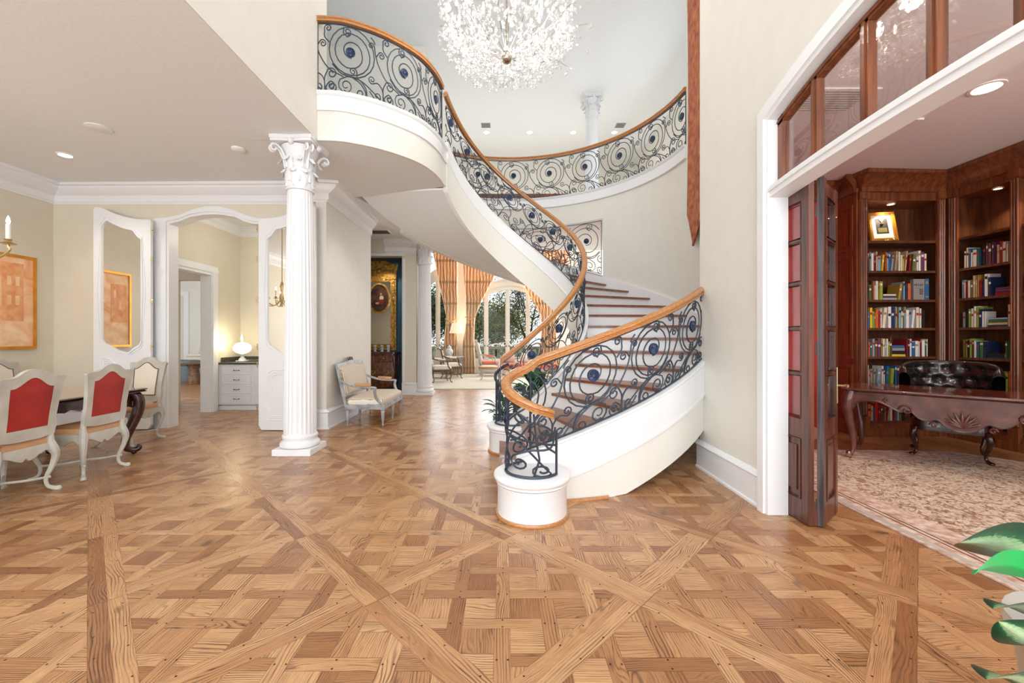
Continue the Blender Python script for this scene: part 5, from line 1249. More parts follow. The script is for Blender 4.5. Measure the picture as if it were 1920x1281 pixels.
fill('y', fx, 5.12, 5.83, 1.92, W1, palette=.45, hi=.29)
fill('y', fx, 5.12, 6.05, 1.52, W1, palette=.6, hi=.31)
fill('y', fx, 5.12, 6.05, 1.115, W1, palette=.5, hi=.28)
fill('y', fx, 5.12, 6.05, .70, W1, palette=.45, hi=.30)
fill('y', fx, 5.12, 5.75, .20, W1, palette=.5, hi=.26)
# big grey volume with cover facing out and a blue reference book beside it
t = thing('book', 'large grey book with printed front cover facing the room on the left bookcase', 'book', (5.86, fx + .02, 1.921), 0, 'large reference books')
MB().box(5.83, fx, 1.921, 5.985, fx + .05, 2.22).build('cover', 'bk_grey', t)
M['ink'] = mat('print_black', (40, 34, 34), .6)
def text(s, loc, size, rot, m, name, parent=None, ext=.0008, al='CENTER'):
    c = bpy.data.curves.new(name, 'FONT'); c.body = s; c.size = size; c.extrude = ext; c.align_x = al; c.align_y = 'CENTER'
    o0 = bpy.data.objects.new(name, c); COL.objects.link(o0); dg = bpy.context.evaluated_depsgraph_get(); me = bpy.data.meshes.new_from_object(o0.evaluated_get(dg)); bpy.data.objects.remove(o0)
    me.materials.clear(); me.materials.append(M[m]); o = bpy.data.objects.new(name, me); COL.objects.link(o); o.rotation_euler = [R(a) for a in rot]
    o.parent = parent; o.location = Vector(loc) - (parent_origin(parent) if parent else Vector()); return o
cv_ = kids(t)[0]
text('METAP', (5.90, fx - .001, 2.135), .042, (90, 0, 0), 'ink', 'cover_title', cv_)
b = MB()
for i in range(2):
    for j in range(3): b.box(5.915 + i * .028, fx - .0015, 2.0 + j * .028, 5.937 + i * .028, fx, 2.022 + j * .028)
b.box(5.845, fx - .0015, 2.09, 5.975, fx, 2.094); b.build('printed_squares', 'bk_brown', t)
t = thing('book', 'thick blue reference book standing right of the grey cover on the left bookcase', 'book', (6.02, fx, 1.921), 0, 'large reference books'); MB().box(5.99, fx, 1.921, 6.05, fx + .2, 2.225).build('cover', 'bk_blue', t)
MB().box(6.0, fx - .001, 2.15, 6.04, fx, 2.19).box(6.0, fx - .001, 1.96, 6.04, fx, 1.98).build('spine_label', 'bk_mustard', t)
gx = BX + .06
for z, pal, hi in ((2.33, .4, .29), (1.92, .45, .30), (1.52, .5, .29), (1.115, .35, .27), (.70, .3, .27), (.20, .5, .27)):
    fill('x', gx, 5.12, 5.74, z, W2, palette=pal, hi=hi)
    if z in (1.92, 1.52, 1.115, .2): fill('x', gx, 4.93, 5.05, z, W3, palette=.4, hi=hi)
# framed medal on its easel, downlights
t = thing('framed_medal', 'gilt framed medal with certificate tilted on the top shelf of the left bookcase', 'picture frame', (5.50, 5.98, 2.756), -14)
def TL(p): return p
Tm = Matrix.Translation((.0, .06, .03)) @ Matrix.Rotation(R(-14), 4, 'X') @ Matrix.Rotation(R(0), 4, 'Y')
def bd(nm, m, b, par=None): return b.build(nm, m, par or t, 30, world=False)
sk_ = lambda P: [(x + .0, z) for x, z in P]
bd('frame', 'goldframe', MB(Tm).ring([(-.17, 0), (.17, 0), (.17, .46), (-.17, .46)], [(-.125, .045), (.125, .045), (.125, .415), (-.125, .415)], -.012, .02, 'y').ring([(-.158, .012), (.158, .012), (.158, .448), (-.158, .448)], [(-.14, .03), (.14, .03), (.14, .43), (-.14, .43)], -.022, -.012, 'y'))
bd('mat_board', 'bk_white', MB(Tm).box(-.126, 0, .044, .126, .008, .416)); bd('dark_panel', 'bk_black', MB(Tm).box(-.075, -.002, .12, .075, 0, .36)); bd('certificate_plate', 'bk_olive', MB(Tm).box(-.055, -.004, .14, .055, -.002, .21))
b = MB(Tm); b.tube([(-.03, -.004, .36), (0, -.006, .30), (.03, -.004, .36)], .006, 4); bd('ribbon', 'bk_white', b)
b = MB(Tm); b.lathe([(.02, 0), (.02, .006), (.001, .007)], (0, -.006, .27), 12); bd('medal', 'bk_mustard', b)
b = MB(); b.tube(cat_rom([(-.14, -.01, .0), (-.08, -.03, .04), (-.03, -.01, .02), (0, -.02, .03), (.03, -.01, .02), (.08, -.03, .04), (.14, -.01, 0)], 5), .006, 5); b.tube([(0, -.02, .03), (0, .2, .0)], .006, 4); bd('easel', 'brass', b)
def puck(x, y, z, lab):
    canlight(lab, x, y, z, 'warmled', .04, 'bookcase_downlight', 'bookcase downlights'); spot('bookcase_spot', (x, y, z - .03), 15, (1, .80, .58), 110, .02)
puck(5.58, BF + .14, ZT - .0, 'glowing downlight over the framed medal')
puck(BX + .14, 5.38, ZT - .0, 'glowing downlight in the top of the right bookcase')
puck(BX + .14, 4.75, ZT - .0, 'glowing downlight in the bay nearest the right frame edge')
canlight('large round recessed light in the library ceiling', 4.46, 3.85, 3.70, 'led', .10)
spot('library_can', (4.46, 3.85, 3.64), 45, (1, .93, .85)); point('library_fill_point', (4.9, 1.2, 3.0), 60, (1, .95, .9), .05)  # the point light is added fill, no pendant hangs there
t = thing('ceiling_return_grille', 'slotted white return air grille in the library ceiling seen through the transom', 'vent', (3.2, 4.1, 3.69)); MB().box(2.85, 3.85, 3.685, 3.5, 4.25, 3.70).build('grille_frame', 'white', t)
for k in range(9): MB().box(2.9, 3.88 + k * .039, 3.681, 3.45, 3.90 + k * .039, 3.685).build('slat', 'vent', t)
tag(MB().box(4.1, 4.38, 3.68, 4.42, 4.48, 3.70).build('ceiling_register', 'white'), 'small flat white register in the library ceiling beyond the door', 'vent')
# desk ------------------------------------------------------------------------
DA = math.degrees(math.atan2(-.726, .687))
t = thing('writing_desk', 'carved walnut writing desk with cabriole legs in the library', 'desk', (3.90 + .687 * .9, 4.76 - .726 * .9, .0146), DA)
B = lambda nm, m, b, sm=40: b.build(nm, m, t, sm, world=False)
hl = .93; dp = .85
secs = [[(p[0], p[1], z) for p in rrect(-hl - d, 0 - d, hl + d, dp + d, .06)] for d, z in [(-.03, .755), (-.02, .765), (.0, .77), (.012, .78), (.01, .79), (0, .797)]]
B('desk_edge', 'desk', MB().loft(secs)); B('desktop', 'desktop', MB().prism(rrect(-hl + .004, .004, hl - .004, dp - .004, .06), .796, .7985))
ap = catp([(-1, .50), (-.93, .62), (-.86, .655), (-.72, .655), (-.6, .60), (-.52, .565), (-.44, .59), (-.36, .52), (-.28, .50), (-.2, .52), (-.13, .46), (-.05, .425), (0, .42), (.05, .425), (.13, .46), (.2, .52), (.28, .50), (.36, .52), (.44, .59), (.52, .565), (.6, .60), (.72, .655), (.86, .655), (.93, .62), (1, .50)], 4)
for y0, nm in ((.03, 'front_apron'), (dp - .06, 'rear_apron')):
    b = MB().prism([(x * (hl - .07), z if y0 < .1 else max(z, .62)) for x, z in ap] + [(hl - .07, .757), (-hl + .07, .757)], y0, y0 + .03, 'y')
    if y0 < .1: b.tube([(x * (hl - .07), .028, z + .012) for x, z in ap[3:-3]], .008, 5); b.box(-hl + .05, .022, .735, hl - .05, .03, .745)
    B(nm, 'desk', b)
for s_ in (-1, 1): B('side_apron', 'desk', MB().box(s_ * (hl - .07) - .015, .08, .62, s_ * (hl - .07) + .015, dp - .08, .757))
b = MB()
for k in range(9):
    a = (k - 4) * .36; L_ = .14 - abs(k - 4) * .012
    b.tube([(L_ * t_ * math.sin(a) * (1 + t_ * .3), .026 - .014 * math.sin(PI * t_), .47 + L_ * 1.25 * t_ * math.cos(a * .8) + (.0)) for t_ in (0, .25, .5, .75, 1)], [.006, .014, .016, .012, .004], 6)
B('carved_leaf_ornament', 'desk', b, 60)
for s_ in (-1, 1):
    b = MB(); b.tube([(s_ * (.40 + .06 * math.cos(j * .55) * (1 - j / 16)), .024, .60 + .06 * math.sin(j * .55) * (1 - j / 16)) for j in range(14)], .011, 6)
    B('carved_scroll', 'desk', b, 60); b = MB()
    b.tube([(s_ * (.20 + .03 * math.cos(j * .55) * (1 - j / 16)), .024, .47 + .03 * math.sin(j * .55) * (1 - j / 16)) for j in range(14)], .010, 6)
    B('carved_scroll', 'desk', b, 60); b = MB()
    for dx_, dz_ in ((0, .014), (0, -.014), (.014, 0), (-.014, 0)): b.ball((s_ * .56 + dx_, .026, .69 + dz_), .014, 6)
    B('carved_quatrefoil', 'desk', b, 60)
for sx in (-1, 1):
    for sy, y in ((-1, .06), (1, dp - .06)):
        b = MB(); x = sx * (hl - .07)
        C = cat_rom([(x, y, .757), (x + .015 * sx, y + .015 * sy, .70), (x + .03 * sx, y + .03 * sy, .60), (x + .012 * sx, y + .012 * sy, .45), (x - .015 * sx, y - .015 * sy, .28), (x - .02 * sx, y - .02 * sy, .12), (x - .005 * sx, y - .005 * sy, .05), (x + .02 * sx, y + .02 * sy, .0)], 4)
        b.tube(C, [interp([(0, .055), (.2, .06), (.45, .04), (.75, .024), (.92, .022), (1, .034)], i / (len(C) - 1)) for i in range(len(C))], 10); lg = b.build('leg', 'desk', t, 60, world=False)
        MB().lathe([(.028, 0), (.03, .03), (.024, .07)], (x + (.016 * sx), y + .016 * sy, .0), 12).build('foot_cap', 'nickel', lg, 50, world=False)
# tufted chair ----------------------------------------------------------------
t = thing('tufted_chair', 'black tufted leather armchair behind the writing desk', 'chair', (5.43, 5.10, .0146), 135)
# local: front toward +y (towards the desk and the foyer), back at y = 0
B = lambda nm, m, b, sm=60: b.build(nm, m, t, sm, world=False)
rows = []; NX = 64; NZ = 30
tuf = [(a_, z_) for r_, z_ in enumerate((.60, .73, .86, .99)) for a_ in ([-60, -36, -12, 12, 36, 60] if r_ % 2 == 0 else [-72, -48, -24, 0, 24, 48, 72])]
def bsurf(k, m_, inner):
    a = -95 + 190 * k / NX; z = .42 + .64 * m_ / NZ; rr = .36 if inner else .43
    top = 1 - .22 * (abs(a) / 95) ** 5; z = .42 + (z - .42) * top
    dd = 0
    if inner:
        dd = .03
        for ta, tz in tuf:
            q = ((a - ta) / 12) ** 2 + ((z - tz) / .065) ** 2; dd -= .055 * math.exp(-q * 1.6)
        dd -= .012 * math.exp(-((m_ - NZ) / 1.5) ** 2)
    else: dd = .0
    rr2 = rr - dd; lean = (z - .42) * .12
    return (rr2 * .98 * math.sin(R(a)), .38 - rr2 * .9 * math.cos(R(a)) - lean * math.cos(R(a)), z)
inn = [[bsurf(k, m_, True) for k in range(NX + 1)] for m_ in range(NZ + 1)]; out = [[bsurf(k, m_, False) for k in range(NX + 1)] for m_ in range(NZ + 1)]
top_r = [[tuple(lerp(Vector(inn[-1][k]), Vector(out[-1][k]), u) + Vector((0, 0, .03 * math.sin(PI * u)))) for k in range(NX + 1)] for u in (0, .25, .5, .75, 1)]
b = MB(); b.sheet(inn + top_r[1:-1] + out[::-1]); B('tufted_backrest', 'black', b, 80)
b = MB()
for ta, tz in tuf:
    k = (ta + 95) / 190 * NX; m_ = (tz - .42) / .64 * NZ; p = bsurf(k, m_, True); b.ball(p, .013, 6)
B('buttons', 'black', b)
secs = [[(p[0], p[1], z) for p in rrect(-.32 + e, .06 + e, .32 - e, .62 - e, .12)] for e, z in [(0, .30), (0, .42), (.015, .46), (.08, .48)]]; B('seat', 'black', MB().loft(secs))
for sx in (-1, 1):
    for y in (.14, .58): b = MB(); leg_cab(b, sx * .28, y, .33, sx, 1 if y > .3 else -1, r=1.1); B('leg', 'tablewood', b)
# rug -------------------------------------------------------------------------
m = bpy.data.materials.new('oushak_rug'); m.use_nodes = True; nt = m.node_tree; bb = nt.nodes['Principled BSDF']; bb.inputs['Roughness'].default_value = .95; bb.inputs['Specular IOR Level'].default_value = .1
tc = nt.nodes.new('ShaderNodeTexCoord'); n1 = nt.nodes.new('ShaderNodeTexNoise'); n1.inputs['Scale'].default_value = 11; n1.inputs['Detail'].default_value = 3; n1.inputs['Distortion'].default_value = 2.2
wv = nt.nodes.new('ShaderNodeTexVoronoi'); wv.feature = 'DISTANCE_TO_EDGE'; wv.inputs['Scale'].default_value = 7
r1 = nt.nodes.new('ShaderNodeValToRGB'); e = r1.color_ramp.elements; e[0].position = .40; e[0].color = lin((168, 134, 108)) + (1,); e[1].position = .52; e[1].color = lin((232, 224, 204)) + (1,); q = r1.color_ramp.elements.new(.62); q.color = lin((200, 176, 144)) + (1,); q = r1.color_ramp.elements.new(.7); q.color = lin((238, 228, 212)) + (1,)
r2 = nt.nodes.new('ShaderNodeValToRGB'); r2.color_ramp.elements[0].position = .03; r2.color_ramp.elements[0].color = lin((166, 116, 92)) + (1,); r2.color_ramp.elements[1].position = .07; r2.color_ramp.elements[1].color = (1, 1, 1, 1)
mx = nt.nodes.new('ShaderNodeMix'); mx.data_type = 'RGBA'; mx.blend_type = 'MULTIPLY'; mx.inputs[0].default_value = .5
nd = nt.nodes.new('ShaderNodeVectorMath'); nd.operation = 'ADD'; nt.links.new(tc.outputs['Object'], nd.inputs[0]); nsm = nt.nodes.new('ShaderNodeTexNoise'); nsm.inputs['Scale'].default_value = 6; sc_ = nt.nodes.new('ShaderNodeVectorMath'); sc_.operation = 'SCALE'; sc_.inputs['Scale'].default_value = .35
nt.links.new(tc.outputs['Object'], nsm.inputs[0]); nt.links.new(nsm.outputs['Color'], sc_.inputs[0]); nt.links.new(sc_.outputs[0], nd.inputs[1])
nt.links.new(tc.outputs['Object'], n1.inputs[0]); nt.links.new(nd.outputs[0], wv.inputs[0]); nt.links.new(n1.outputs[0], r1.inputs[0]); nt.links.new(wv.outputs['Distance'], r2.inputs[0]); nt.links.new(r1.outputs[0], mx.inputs[6]); nt.links.new(r2.outputs[0], mx.inputs[7]); nt.links.new(mx.outputs[2], bb.inputs[0])
M['rug'] = m; M['rugedge'] = mat('rug_border', (232, 216, 200), .95, c2=(186, 146, 120), vscale=18)
t = thing('patterned_rug', 'pale beige patterned rug covering the library floor', 'rug', (4.4, 2.2, .001))
RP = [(2.77, -2.2), (5.95, -2.2), (5.95, 4.35), (5.35, 5.05), (3.5, 5.12), (2.79, 4.6)]
MB().prism(RP, .0015, .011).build('border', 'rugedge', t)
MB().prism([(2.80, -2.17), (5.92, -2.17), (5.92, 4.33), (5.33, 5.02), (3.51, 5.09), (2.82, 4.58)], .011, .0125).build('binding', 'pot', t)
MB().prism([(2.84, -2.1), (5.88, -2.1), (5.88, 4.3), (5.3, 4.98), (3.54, 5.05), (2.86, 4.55)], .0125, .0135).build('outer_band', 'rugedge', t)
MB().prism([(3.16, -1.8), (5.6, -1.8), (5.6, 4.1), (5.1, 4.7), (3.7, 4.75), (3.17, 4.35)], .0135, .0145).build('field', 'rug', t)
b = MB()
for o_ in (0, .04, .26): b.prism([(2.90 + o_, -2.05 + o_), (2.912 + o_, -2.05 + o_), (2.925 + o_, 4.5 - o_), (2.913 + o_, 4.5 - o_)], .0137, .0142)
b.build('border_lines', 'bk_brown', t)
# ================================================================== LIVING ROOM : windows, curtains, furniture
def win_z(x, xc, hw, z, rise): tt = (x - xc) / hw; return z + rise * (1 - tt * tt)
def window(idx, x0, x1, z0, z1, muls, arch, y=16.34):
    t = thing('window_%d' % idx, 'tall living room window with curved white mullions', 'window', ((x0 + x1) / 2, y, z0)); del t['category']; t['kind'] = 'structure'
    f = .07; xc = (x0 + x1) / 2; hw = (x1 - x0) / 2
    MB().ring([(x0, z0), (x1, z0), (x1, z1), (x0, z1)], [(x0 + f, z0 + f), (x1 - f, z0 + f), (x1 - f, z1 - f), (x0 + f, z1 - f)], y, y + .08, 'y').build('window_frame', 'winframe', t)
    for x in muls: MB().box(x - .085, y - .02, z0 + f, x + .085, y + .07, z1 - f if not arch else arch).box(x - .02, y - .04, z0 + f, x + .02, y - .02, arch or z1 - f).build('mullion', 'winframe', t)
    if arch:
        n = 24; X = [x0 + (x1 - x0) * k / n for k in range(n + 1)]
        og = lambda x: arch - .32 + .34 * math.exp(-((x - xc) / (hw * .62)) ** 2)
        for d, w_, yy in ((0, .16, y - .03), (.16, .05, y - .06), (.21, .18, y - .03), (.39, .07, y - .06)):
            MB().prism([(x, og(x) + d) for x in X] + [(x, og(x) + d + w_) for x in X[::-1]], yy, yy + .09, 'y').build('arched_bar', 'winframe', t, 40)
        e = [x0 + f] + muls + [x1 - f]
        for a_, c_ in zip(e, e[1:]):
            X2 = [a_ + .04 + (c_ - a_ - .08) * k / 12 for k in range(13)]; hz = lambda x: og(x) - .02 if abs((a_ + c_) / 2 - xc) < .9 else og(x) - .02
            lowz = lambda x: 1.02 + .10 * math.sin((x - a_) / (c_ - a_) * PI) * (1 if (a_ + c_) / 2 > xc else 1)
            MB().prism([(x, lowz(x)) for x in X2] + [(x, lowz(x) + .05) for x in X2[::-1]], y - .02, y + .05, 'y').build('curved_rail', 'winframe', t, 40)
    MB().box(x0 + f, y + .03, z0 + f, x1 - f, y + .036, z1 - f).build('pane', 'glass', t)
window(1, -3.15, -2.15, .5, 5.0, [-2.62], 3.6)
window(2, -1.35, 1.75, .5, 5.0, [-.72, .12, .92], 3.25)
# curtains
def curtain(label, pts, y, n=16, amp=.085, folds=9, tieat=None):
    """pts: rows of (z, xleft, xright) from top to bottom"""
    t = thing('curtain', label, 'curtain', ((pts[-1][1] + pts[-1][2]) / 2, y, .02), 0, 'living room curtains')
    rows = []; zs = []
    for (z0, a0, b0), (z1, a1, b1) in zip(pts, pts[1:]):
        for k in range(8): u = k / 8; uu = u; zs.append((lerp(z0, z1, u), lerp(a0, a1, uu), lerp(b0, b1, uu)))
    zs.append(pts[-1]); NX = folds * 8
    for z, a_, c_ in zs:
        wd = c_ - a_; am = amp * min(1.4, .5 + .25 / max(wd, .2))
        rows.append([(lerp(a_, c_, j / NX) + .3 * am * math.sin(j / NX * folds * 2 * PI + 1) , y + am * math.sin(j / NX * folds * 2 * PI + .4 * math.sin(z * 2)), z) for j in range(NX + 1)])
    b = MB(); b.sheet(rows); b.sheet([[(p[0], p[1] + .012, p[2]) for p in r_] for r_ in rows]); b.build('drape', 'drape', t, 80)
    if tieat:
        z, a_, c_ = tieat; b = MB(); b.tube(cat_rom([(a_ - .02, y - .09, z + .08), ((a_ + c_) / 2, y - .13, z - .02), (c_ + .02, y - .09, z + .08)], 6), .022, 6); b.tube([((a_ + c_) / 2 + .05, y - .13, z - .02), ((a_ + c_) / 2 + .06, y - .13, z - .35)], [.014, .035], 8)
        b.build('tieback', 'tassel', t, 50)
    return t
m = bpy.data.materials.new('plaid_silk'); m.use_nodes = True; nt = m.node_tree; bb = nt.nodes['Principled BSDF']; bb.inputs['Roughness'].default_value = .55
tc = nt.nodes.new('ShaderNodeTexCoord'); sx_ = nt.nodes.new('ShaderNodeSeparateXYZ'); nt.links.new(tc.outputs['Object'], sx_.inputs[0])
def sn(inp, freq, ph, nt=nt):
    a_ = nt.nodes.new('ShaderNodeMath'); a_.operation = 'MULTIPLY_ADD'; a_.inputs[1].default_value = freq; a_.inputs[2].default_value = ph; nt.links.new(inp, a_.inputs[0]); c_ = nt.nodes.new('ShaderNodeMath'); c_.operation = 'SINE'; nt.links.new(a_.outputs[0], c_.inputs[0]); return c_.outputs[0]
r1 = nt.nodes.new('ShaderNodeValToRGB'); e = r1.color_ramp.elements; e[0].color = lin((214, 160, 116)) + (1,); e[1].color = lin((246, 226, 194)) + (1,); e[0].position = .2; e[1].position = .7
wv = nt.nodes.new('ShaderNodeTexWave'); wv.inputs['Scale'].default_value = 2.6; wv.inputs['Distortion'].default_value = 2.5; nt.links.new(tc.outputs['Object'], wv.inputs[0]); nt.links.new(wv.outputs[0], r1.inputs[0])  # fabric bands whose contrast also paints in the shading of the folds
s_ = sn(sx_.outputs[2], 7.6, 0); r2 = nt.nodes.new('ShaderNodeValToRGB'); r2.color_ramp.elements[0].position = .90; r2.color_ramp.elements[1].position = .99; nt.links.new(s_, r2.inputs[0])
mx = nt.nodes.new('ShaderNodeMix'); mx.data_type = 'RGBA'; mx.inputs[7].default_value = lin((150, 128, 92)) + (1,); mm_ = nt.nodes.new('ShaderNodeMath'); mm_.operation = 'MULTIPLY'; mm_.inputs[1].default_value = .45; nt.links.new(r2.outputs[0], mm_.inputs[0]); nt.links.new(mm_.outputs[0], mx.inputs[0]); nt.links.new(r1.outputs[0], mx.inputs[6]); nt.links.new(mx.outputs[2], bb.inputs[0])
tr = nt.nodes.new('ShaderNodeBsdfTranslucent'); nt.links.new(mx.outputs[2], tr.inputs[0]); ms = nt.nodes.new('ShaderNodeMixShader'); ms.inputs[0].default_value = .35; nt.links.new(bb.outputs[0], ms.inputs[1]); nt.links.new(tr.outputs[0], ms.inputs[2]); nt.links.new(ms.outputs[0], nt.nodes['Material Output'].inputs[0])
M['drape'] = m
def wx(u, Y=16.0): return (u - 946) * Y / 780
def wz(v, Y=16.0): return 1.38 + (634 - v) * Y / 780
curtain('orange plaid curtain tied back left of the pier, beside the far column', [(wz(400), wx(798), wx(858)), (wz(470), wx(810), wx(857)), (wz(520), wx(820), wx(857)), (wz(560), wx(829), wx(857)), (wz(592), wx(836), wx(856)), (wz(606), wx(836), wx(855)), (wz(640), wx(832), wx(856)), (.03, wx(830), wx(857))], 16.05, tieat=(wz(602), wx(836), wx(856)))
curtain('orange plaid curtain swept back between the two tall living room windows', [(wz(400), wx(866), wx(968)), (wz(500), wx(868), wx(937)), (wz(535), wx(870), wx(919)), (wz(570), wx(873), wx(900)), (wz(595), wx(875), wx(890)), (wz(604), wx(875), wx(889)), (wz(640), wx(869), wx(888)), (.03, wx(860), wx(892))], 16.0, folds=11, tieat=(wz(598), wx(873), wx(891)))
curtain('orange plaid curtain tied back at the right of the arched window under the stairs', [(wz(400), wx(972), wx(1066)), (wz(530), wx(981), wx(1064)), (wz(560), wx(995), wx(1060)), (wz(592), wx(1012), wx(1045)), (wz(608), wx(1015), wx(1040)), (wz(640), wx(1012), wx(1044)), (.03, wx(1008), wx(1050))], 16.0, folds=11, tieat=(wz(603), wx(1015), wx(1041)))
curtain('orange plaid curtain in deep shade between the wall end and the far column', [(5.2, -3.66, -3.36), (2.6, -3.62, -3.3), (2.4, -3.55, -3.4), (.03, -3.6, -3.3)], 15.9, folds=5)
# outdoors --------------------------------------------------------------------
t = thing('stone_balustrade', 'grey stone balustrade on the terrace outside the living room windows', 'balustrade', (0, 19, -.2))
MB().box(-7, 18.85, .88, 7, 19.15, 1.0).build('coping', 'stonebal', t); MB().box(-7, 18.85, -.2, 7, 19.15, .12).build('plinth', 'stonebal', t)
for k in range(44):
    x = -6.6 + k * .3; MB().lathe([(.06, 0), (.05, .05), (.09, .2), (.095, .3), (.05, .5), (.04, .6), (.06, .72), (.065, .76)], (x, 19, .12), 10).build('baluster', 'stonebal', t, 50)
o = tag(MB().box(-40, 16.6, -.4, 40, 70, -.21).build('lawn', 'grass'), 'green lawn beyond the terrace', 'ground'); o['kind'] = 'structure'
RT = random.Random(5)
def tree(label, x, y, h, rad, m, nl, dense=1.0, bare=False):
    t = thing('tree', label, 'tree', (x, y, -.21), 0, 'trees outside the living room windows'); b = MB(); tips = []
    def branch(p, d, L_, r, lv):
        q = p + d * L_ ; mid = p + d * L_ * .5 + Vector((RT.uniform(-.1, .1), RT.uniform(-.1, .1), 0)) * L_
        b.tube([p, mid, q], [r, r * .8, r * .6], 5)
        if lv == 0: tips.append(q); return
        for k in range(3 if lv > 1 else 3 + bare):
            nd = (d + Vector((RT.uniform(-1, 1), RT.uniform(-1, 1), RT.uniform(-.25, .7))) * .85).normalized(); branch(q, nd, L_ * RT.uniform(.6, .85), r * .6, lv - 1); 
            if lv < 3: tips.append(q + nd * L_ * .3)
    branch(Vector((x, y, -.21)), Vector((RT.uniform(-.1, .1), 0, 1)).normalized(), h * (.22 if bare else .18), h * .016, 5 if bare else 3)
    b.build('trunk', 'bark', t, 60)
    lb = MB()
    for _ in range(int(nl * 2.1)):
        c = RT.choice(tips) + Vector((RT.gauss(0, 1), RT.gauss(0, 1), RT.gauss(0, .9))) * rad * (.18 if bare else .26)
        s_ = RT.uniform(.035, .095); a_ = Vector((RT.gauss(0, 1), RT.gauss(0, 1), RT.gauss(0, 1))).normalized(); e_ = a_.orthogonal().normalized(); g_ = a_.cross(e_)
        lb.add([c - e_ * s_, c + g_ * s_ * .5, c + e_ * s_, c - g_ * s_ * .5], [(0, 1, 2, 3)])
    me = bpy.data.meshes.new('foliage'); me.from_pydata([(p[0] - x, p[1] - y, p[2] + .21) for p in lb.v], [], lb.f); me.materials.append(M[m]); o = bpy.data.objects.new('foliage', me); COL.objects.link(o); o.parent = t
tree('leafy olive green tree outside the left living room window', -4.9, 23.5, 8.5, 3.0, 'leafA', 5200)
tree('bushy yellow green tree in the left half of the arched window', -.6, 25, 6.2, 2.6, 'leafB', 5200)
tree('bare branched tree in the right half of the arched window', 1.3, 24.5, 7.2, 2.6, 'leafA', 620, bare=True)
tree('dark leafy tree at the right edge of the arched window', 4.1, 26, 7.5, 2.8, 'leafA', 4200)
tree('low dark shrubby tree behind the balustrade between the windows', -2.2, 27, 7.0, 3.2, 'leafA', 4200)
# carpet, furniture -----------------------------------------------------------
tag(MB().prism([(-4.9, 11.22), (4.5, 11.22), (4.5, 15.85), (-4.9, 15.85)], .0, .012).build('living_room_rug', 'rugcream'), 'large cream rug on the living room floor', 'rug')
a1 = open_armchair('open_armchair', 'brown framed armchair with cream cushions in front, near the far column', 'armchair', .62, .60, 'brownwood', 'creamfab', 'creamfab', 'brown framed armchairs', turned=False, backh=1.02, zs=.40, crest=False)
a1.location = (-2.28, 12.9, .013); a1.rotation_euler = (0, 0, R(-70))
dup(a1, (-2.10, 14.2, .013), -70, 'brown framed armchair with cream cushions further back, beside the side table')
t = thing('side_table', 'grey painted side table with turned legs beside the curtain', 'side table', (-1.92, 15.3, .013)); P = (-1.92, 15.3, .013)
MB().prism(rrect(P[0] - .42, P[1] - .3, P[0] + .42, P[1] + .3, .05), .66, .70).build('table_top', 'greywood2', t); MB().prism(rrect(P[0] - .38, P[1] - .26, P[0] + .38, P[1] + .26, .05), .58, .66).build('apron', 'greywood2', t)
for sx in (-1, 1):
    for sy in (-1, 1): MB().lathe([(.02, 0), (.03, .05), (.02, .1), (.035, .3), (.02, .4), (.03, .5), (.03, .59)], (P[0] + sx * .34, P[1] + sy * .22, P[2]), 10).build('leg', 'greywood2', t, 50)
tag(MB().lathe([(.06, 0), (.1, .04), (.14, .14), (.13, .22), (.07, .28), (.05, .30), (.075, .31), (.06, .35), (.02, .38), (.015, .41), (.002, .42)], (-2.02, 15.25, .714), 18).build('ginger_jar', 'porcelain', None, 60), 'white lidded porcelain jar on the grey side table', 'jar')
t = thing('floor_lamp', 'floor lamp with pleated cream shade between the curtains', 'lamp', (-1.80, 15.65, .0)); P = (-1.80, 15.65, .0)
MB().lathe([(.16, 0), (.16, .02), (.05, .06), (.03, .1)], P, 16).build('base', 'brass', t, 50); MB().lathe([(.012, .1), (.02, .4), (.012, .8), (.035, 1.05), (.03, 1.35), (.045, 1.48), (.01, 1.55)], P, 12).build('pole', 'brass', t, 50)
secs = [];
for r_, z in ((.27, 1.56), (.24, 1.66), (.205, 1.80), (.18, 1.93), (.18, 1.94), (.175, 1.93), (.265, 1.56)): secs.append([(P[0] + r_ * (1 + .02 * (j % 2)) * math.cos(2 * PI * j / 48), P[1] + r_ * (1 + .02 * (j % 2)) * math.sin(2 * PI * j / 48), z) for j in range(48)])
MB().loft(secs, caps=False).build('lamp_shade', 'shade', t, 20); MB().ball((P[0], P[1], 1.72), .035, 8).build('bulb', 'bulb', t, 60)
point('floor_lamp_light', (P[0], P[1] - .0, 1.98), 3, (1, .84, .6), .05)
t = thing('footstool', 'small oval footstool with grey brown seat on the cream rug', 'footstool', (-.52, 13.6, .013)); P = (-.52, 13.6, .013)
MB().lathe([(.28, .36), (.31, .39), (.3, .44), (.2, .47), (.01, .48)], P, 24, None, 1.1, .8).build('seat', 'inlay' if 0 else 'tanleather', t, 60); MB().lathe([(.27, .30), (.3, .31), (.3, .36), (.27, .365)], P, 24, None, 1.1, .8).build('seat_frame', 'greywood', t, 50)
for sx in (-1, 1):
    for sy in (-1, 1): b = MB(); leg_cab(b, P[0] + sx * .22, P[1] + sy * .15, .33, sx, sy, r=.9); b.v = [(x, y, z + .013) for x, y, z in b.v]; b.build('leg', 'greywood', t, 60)
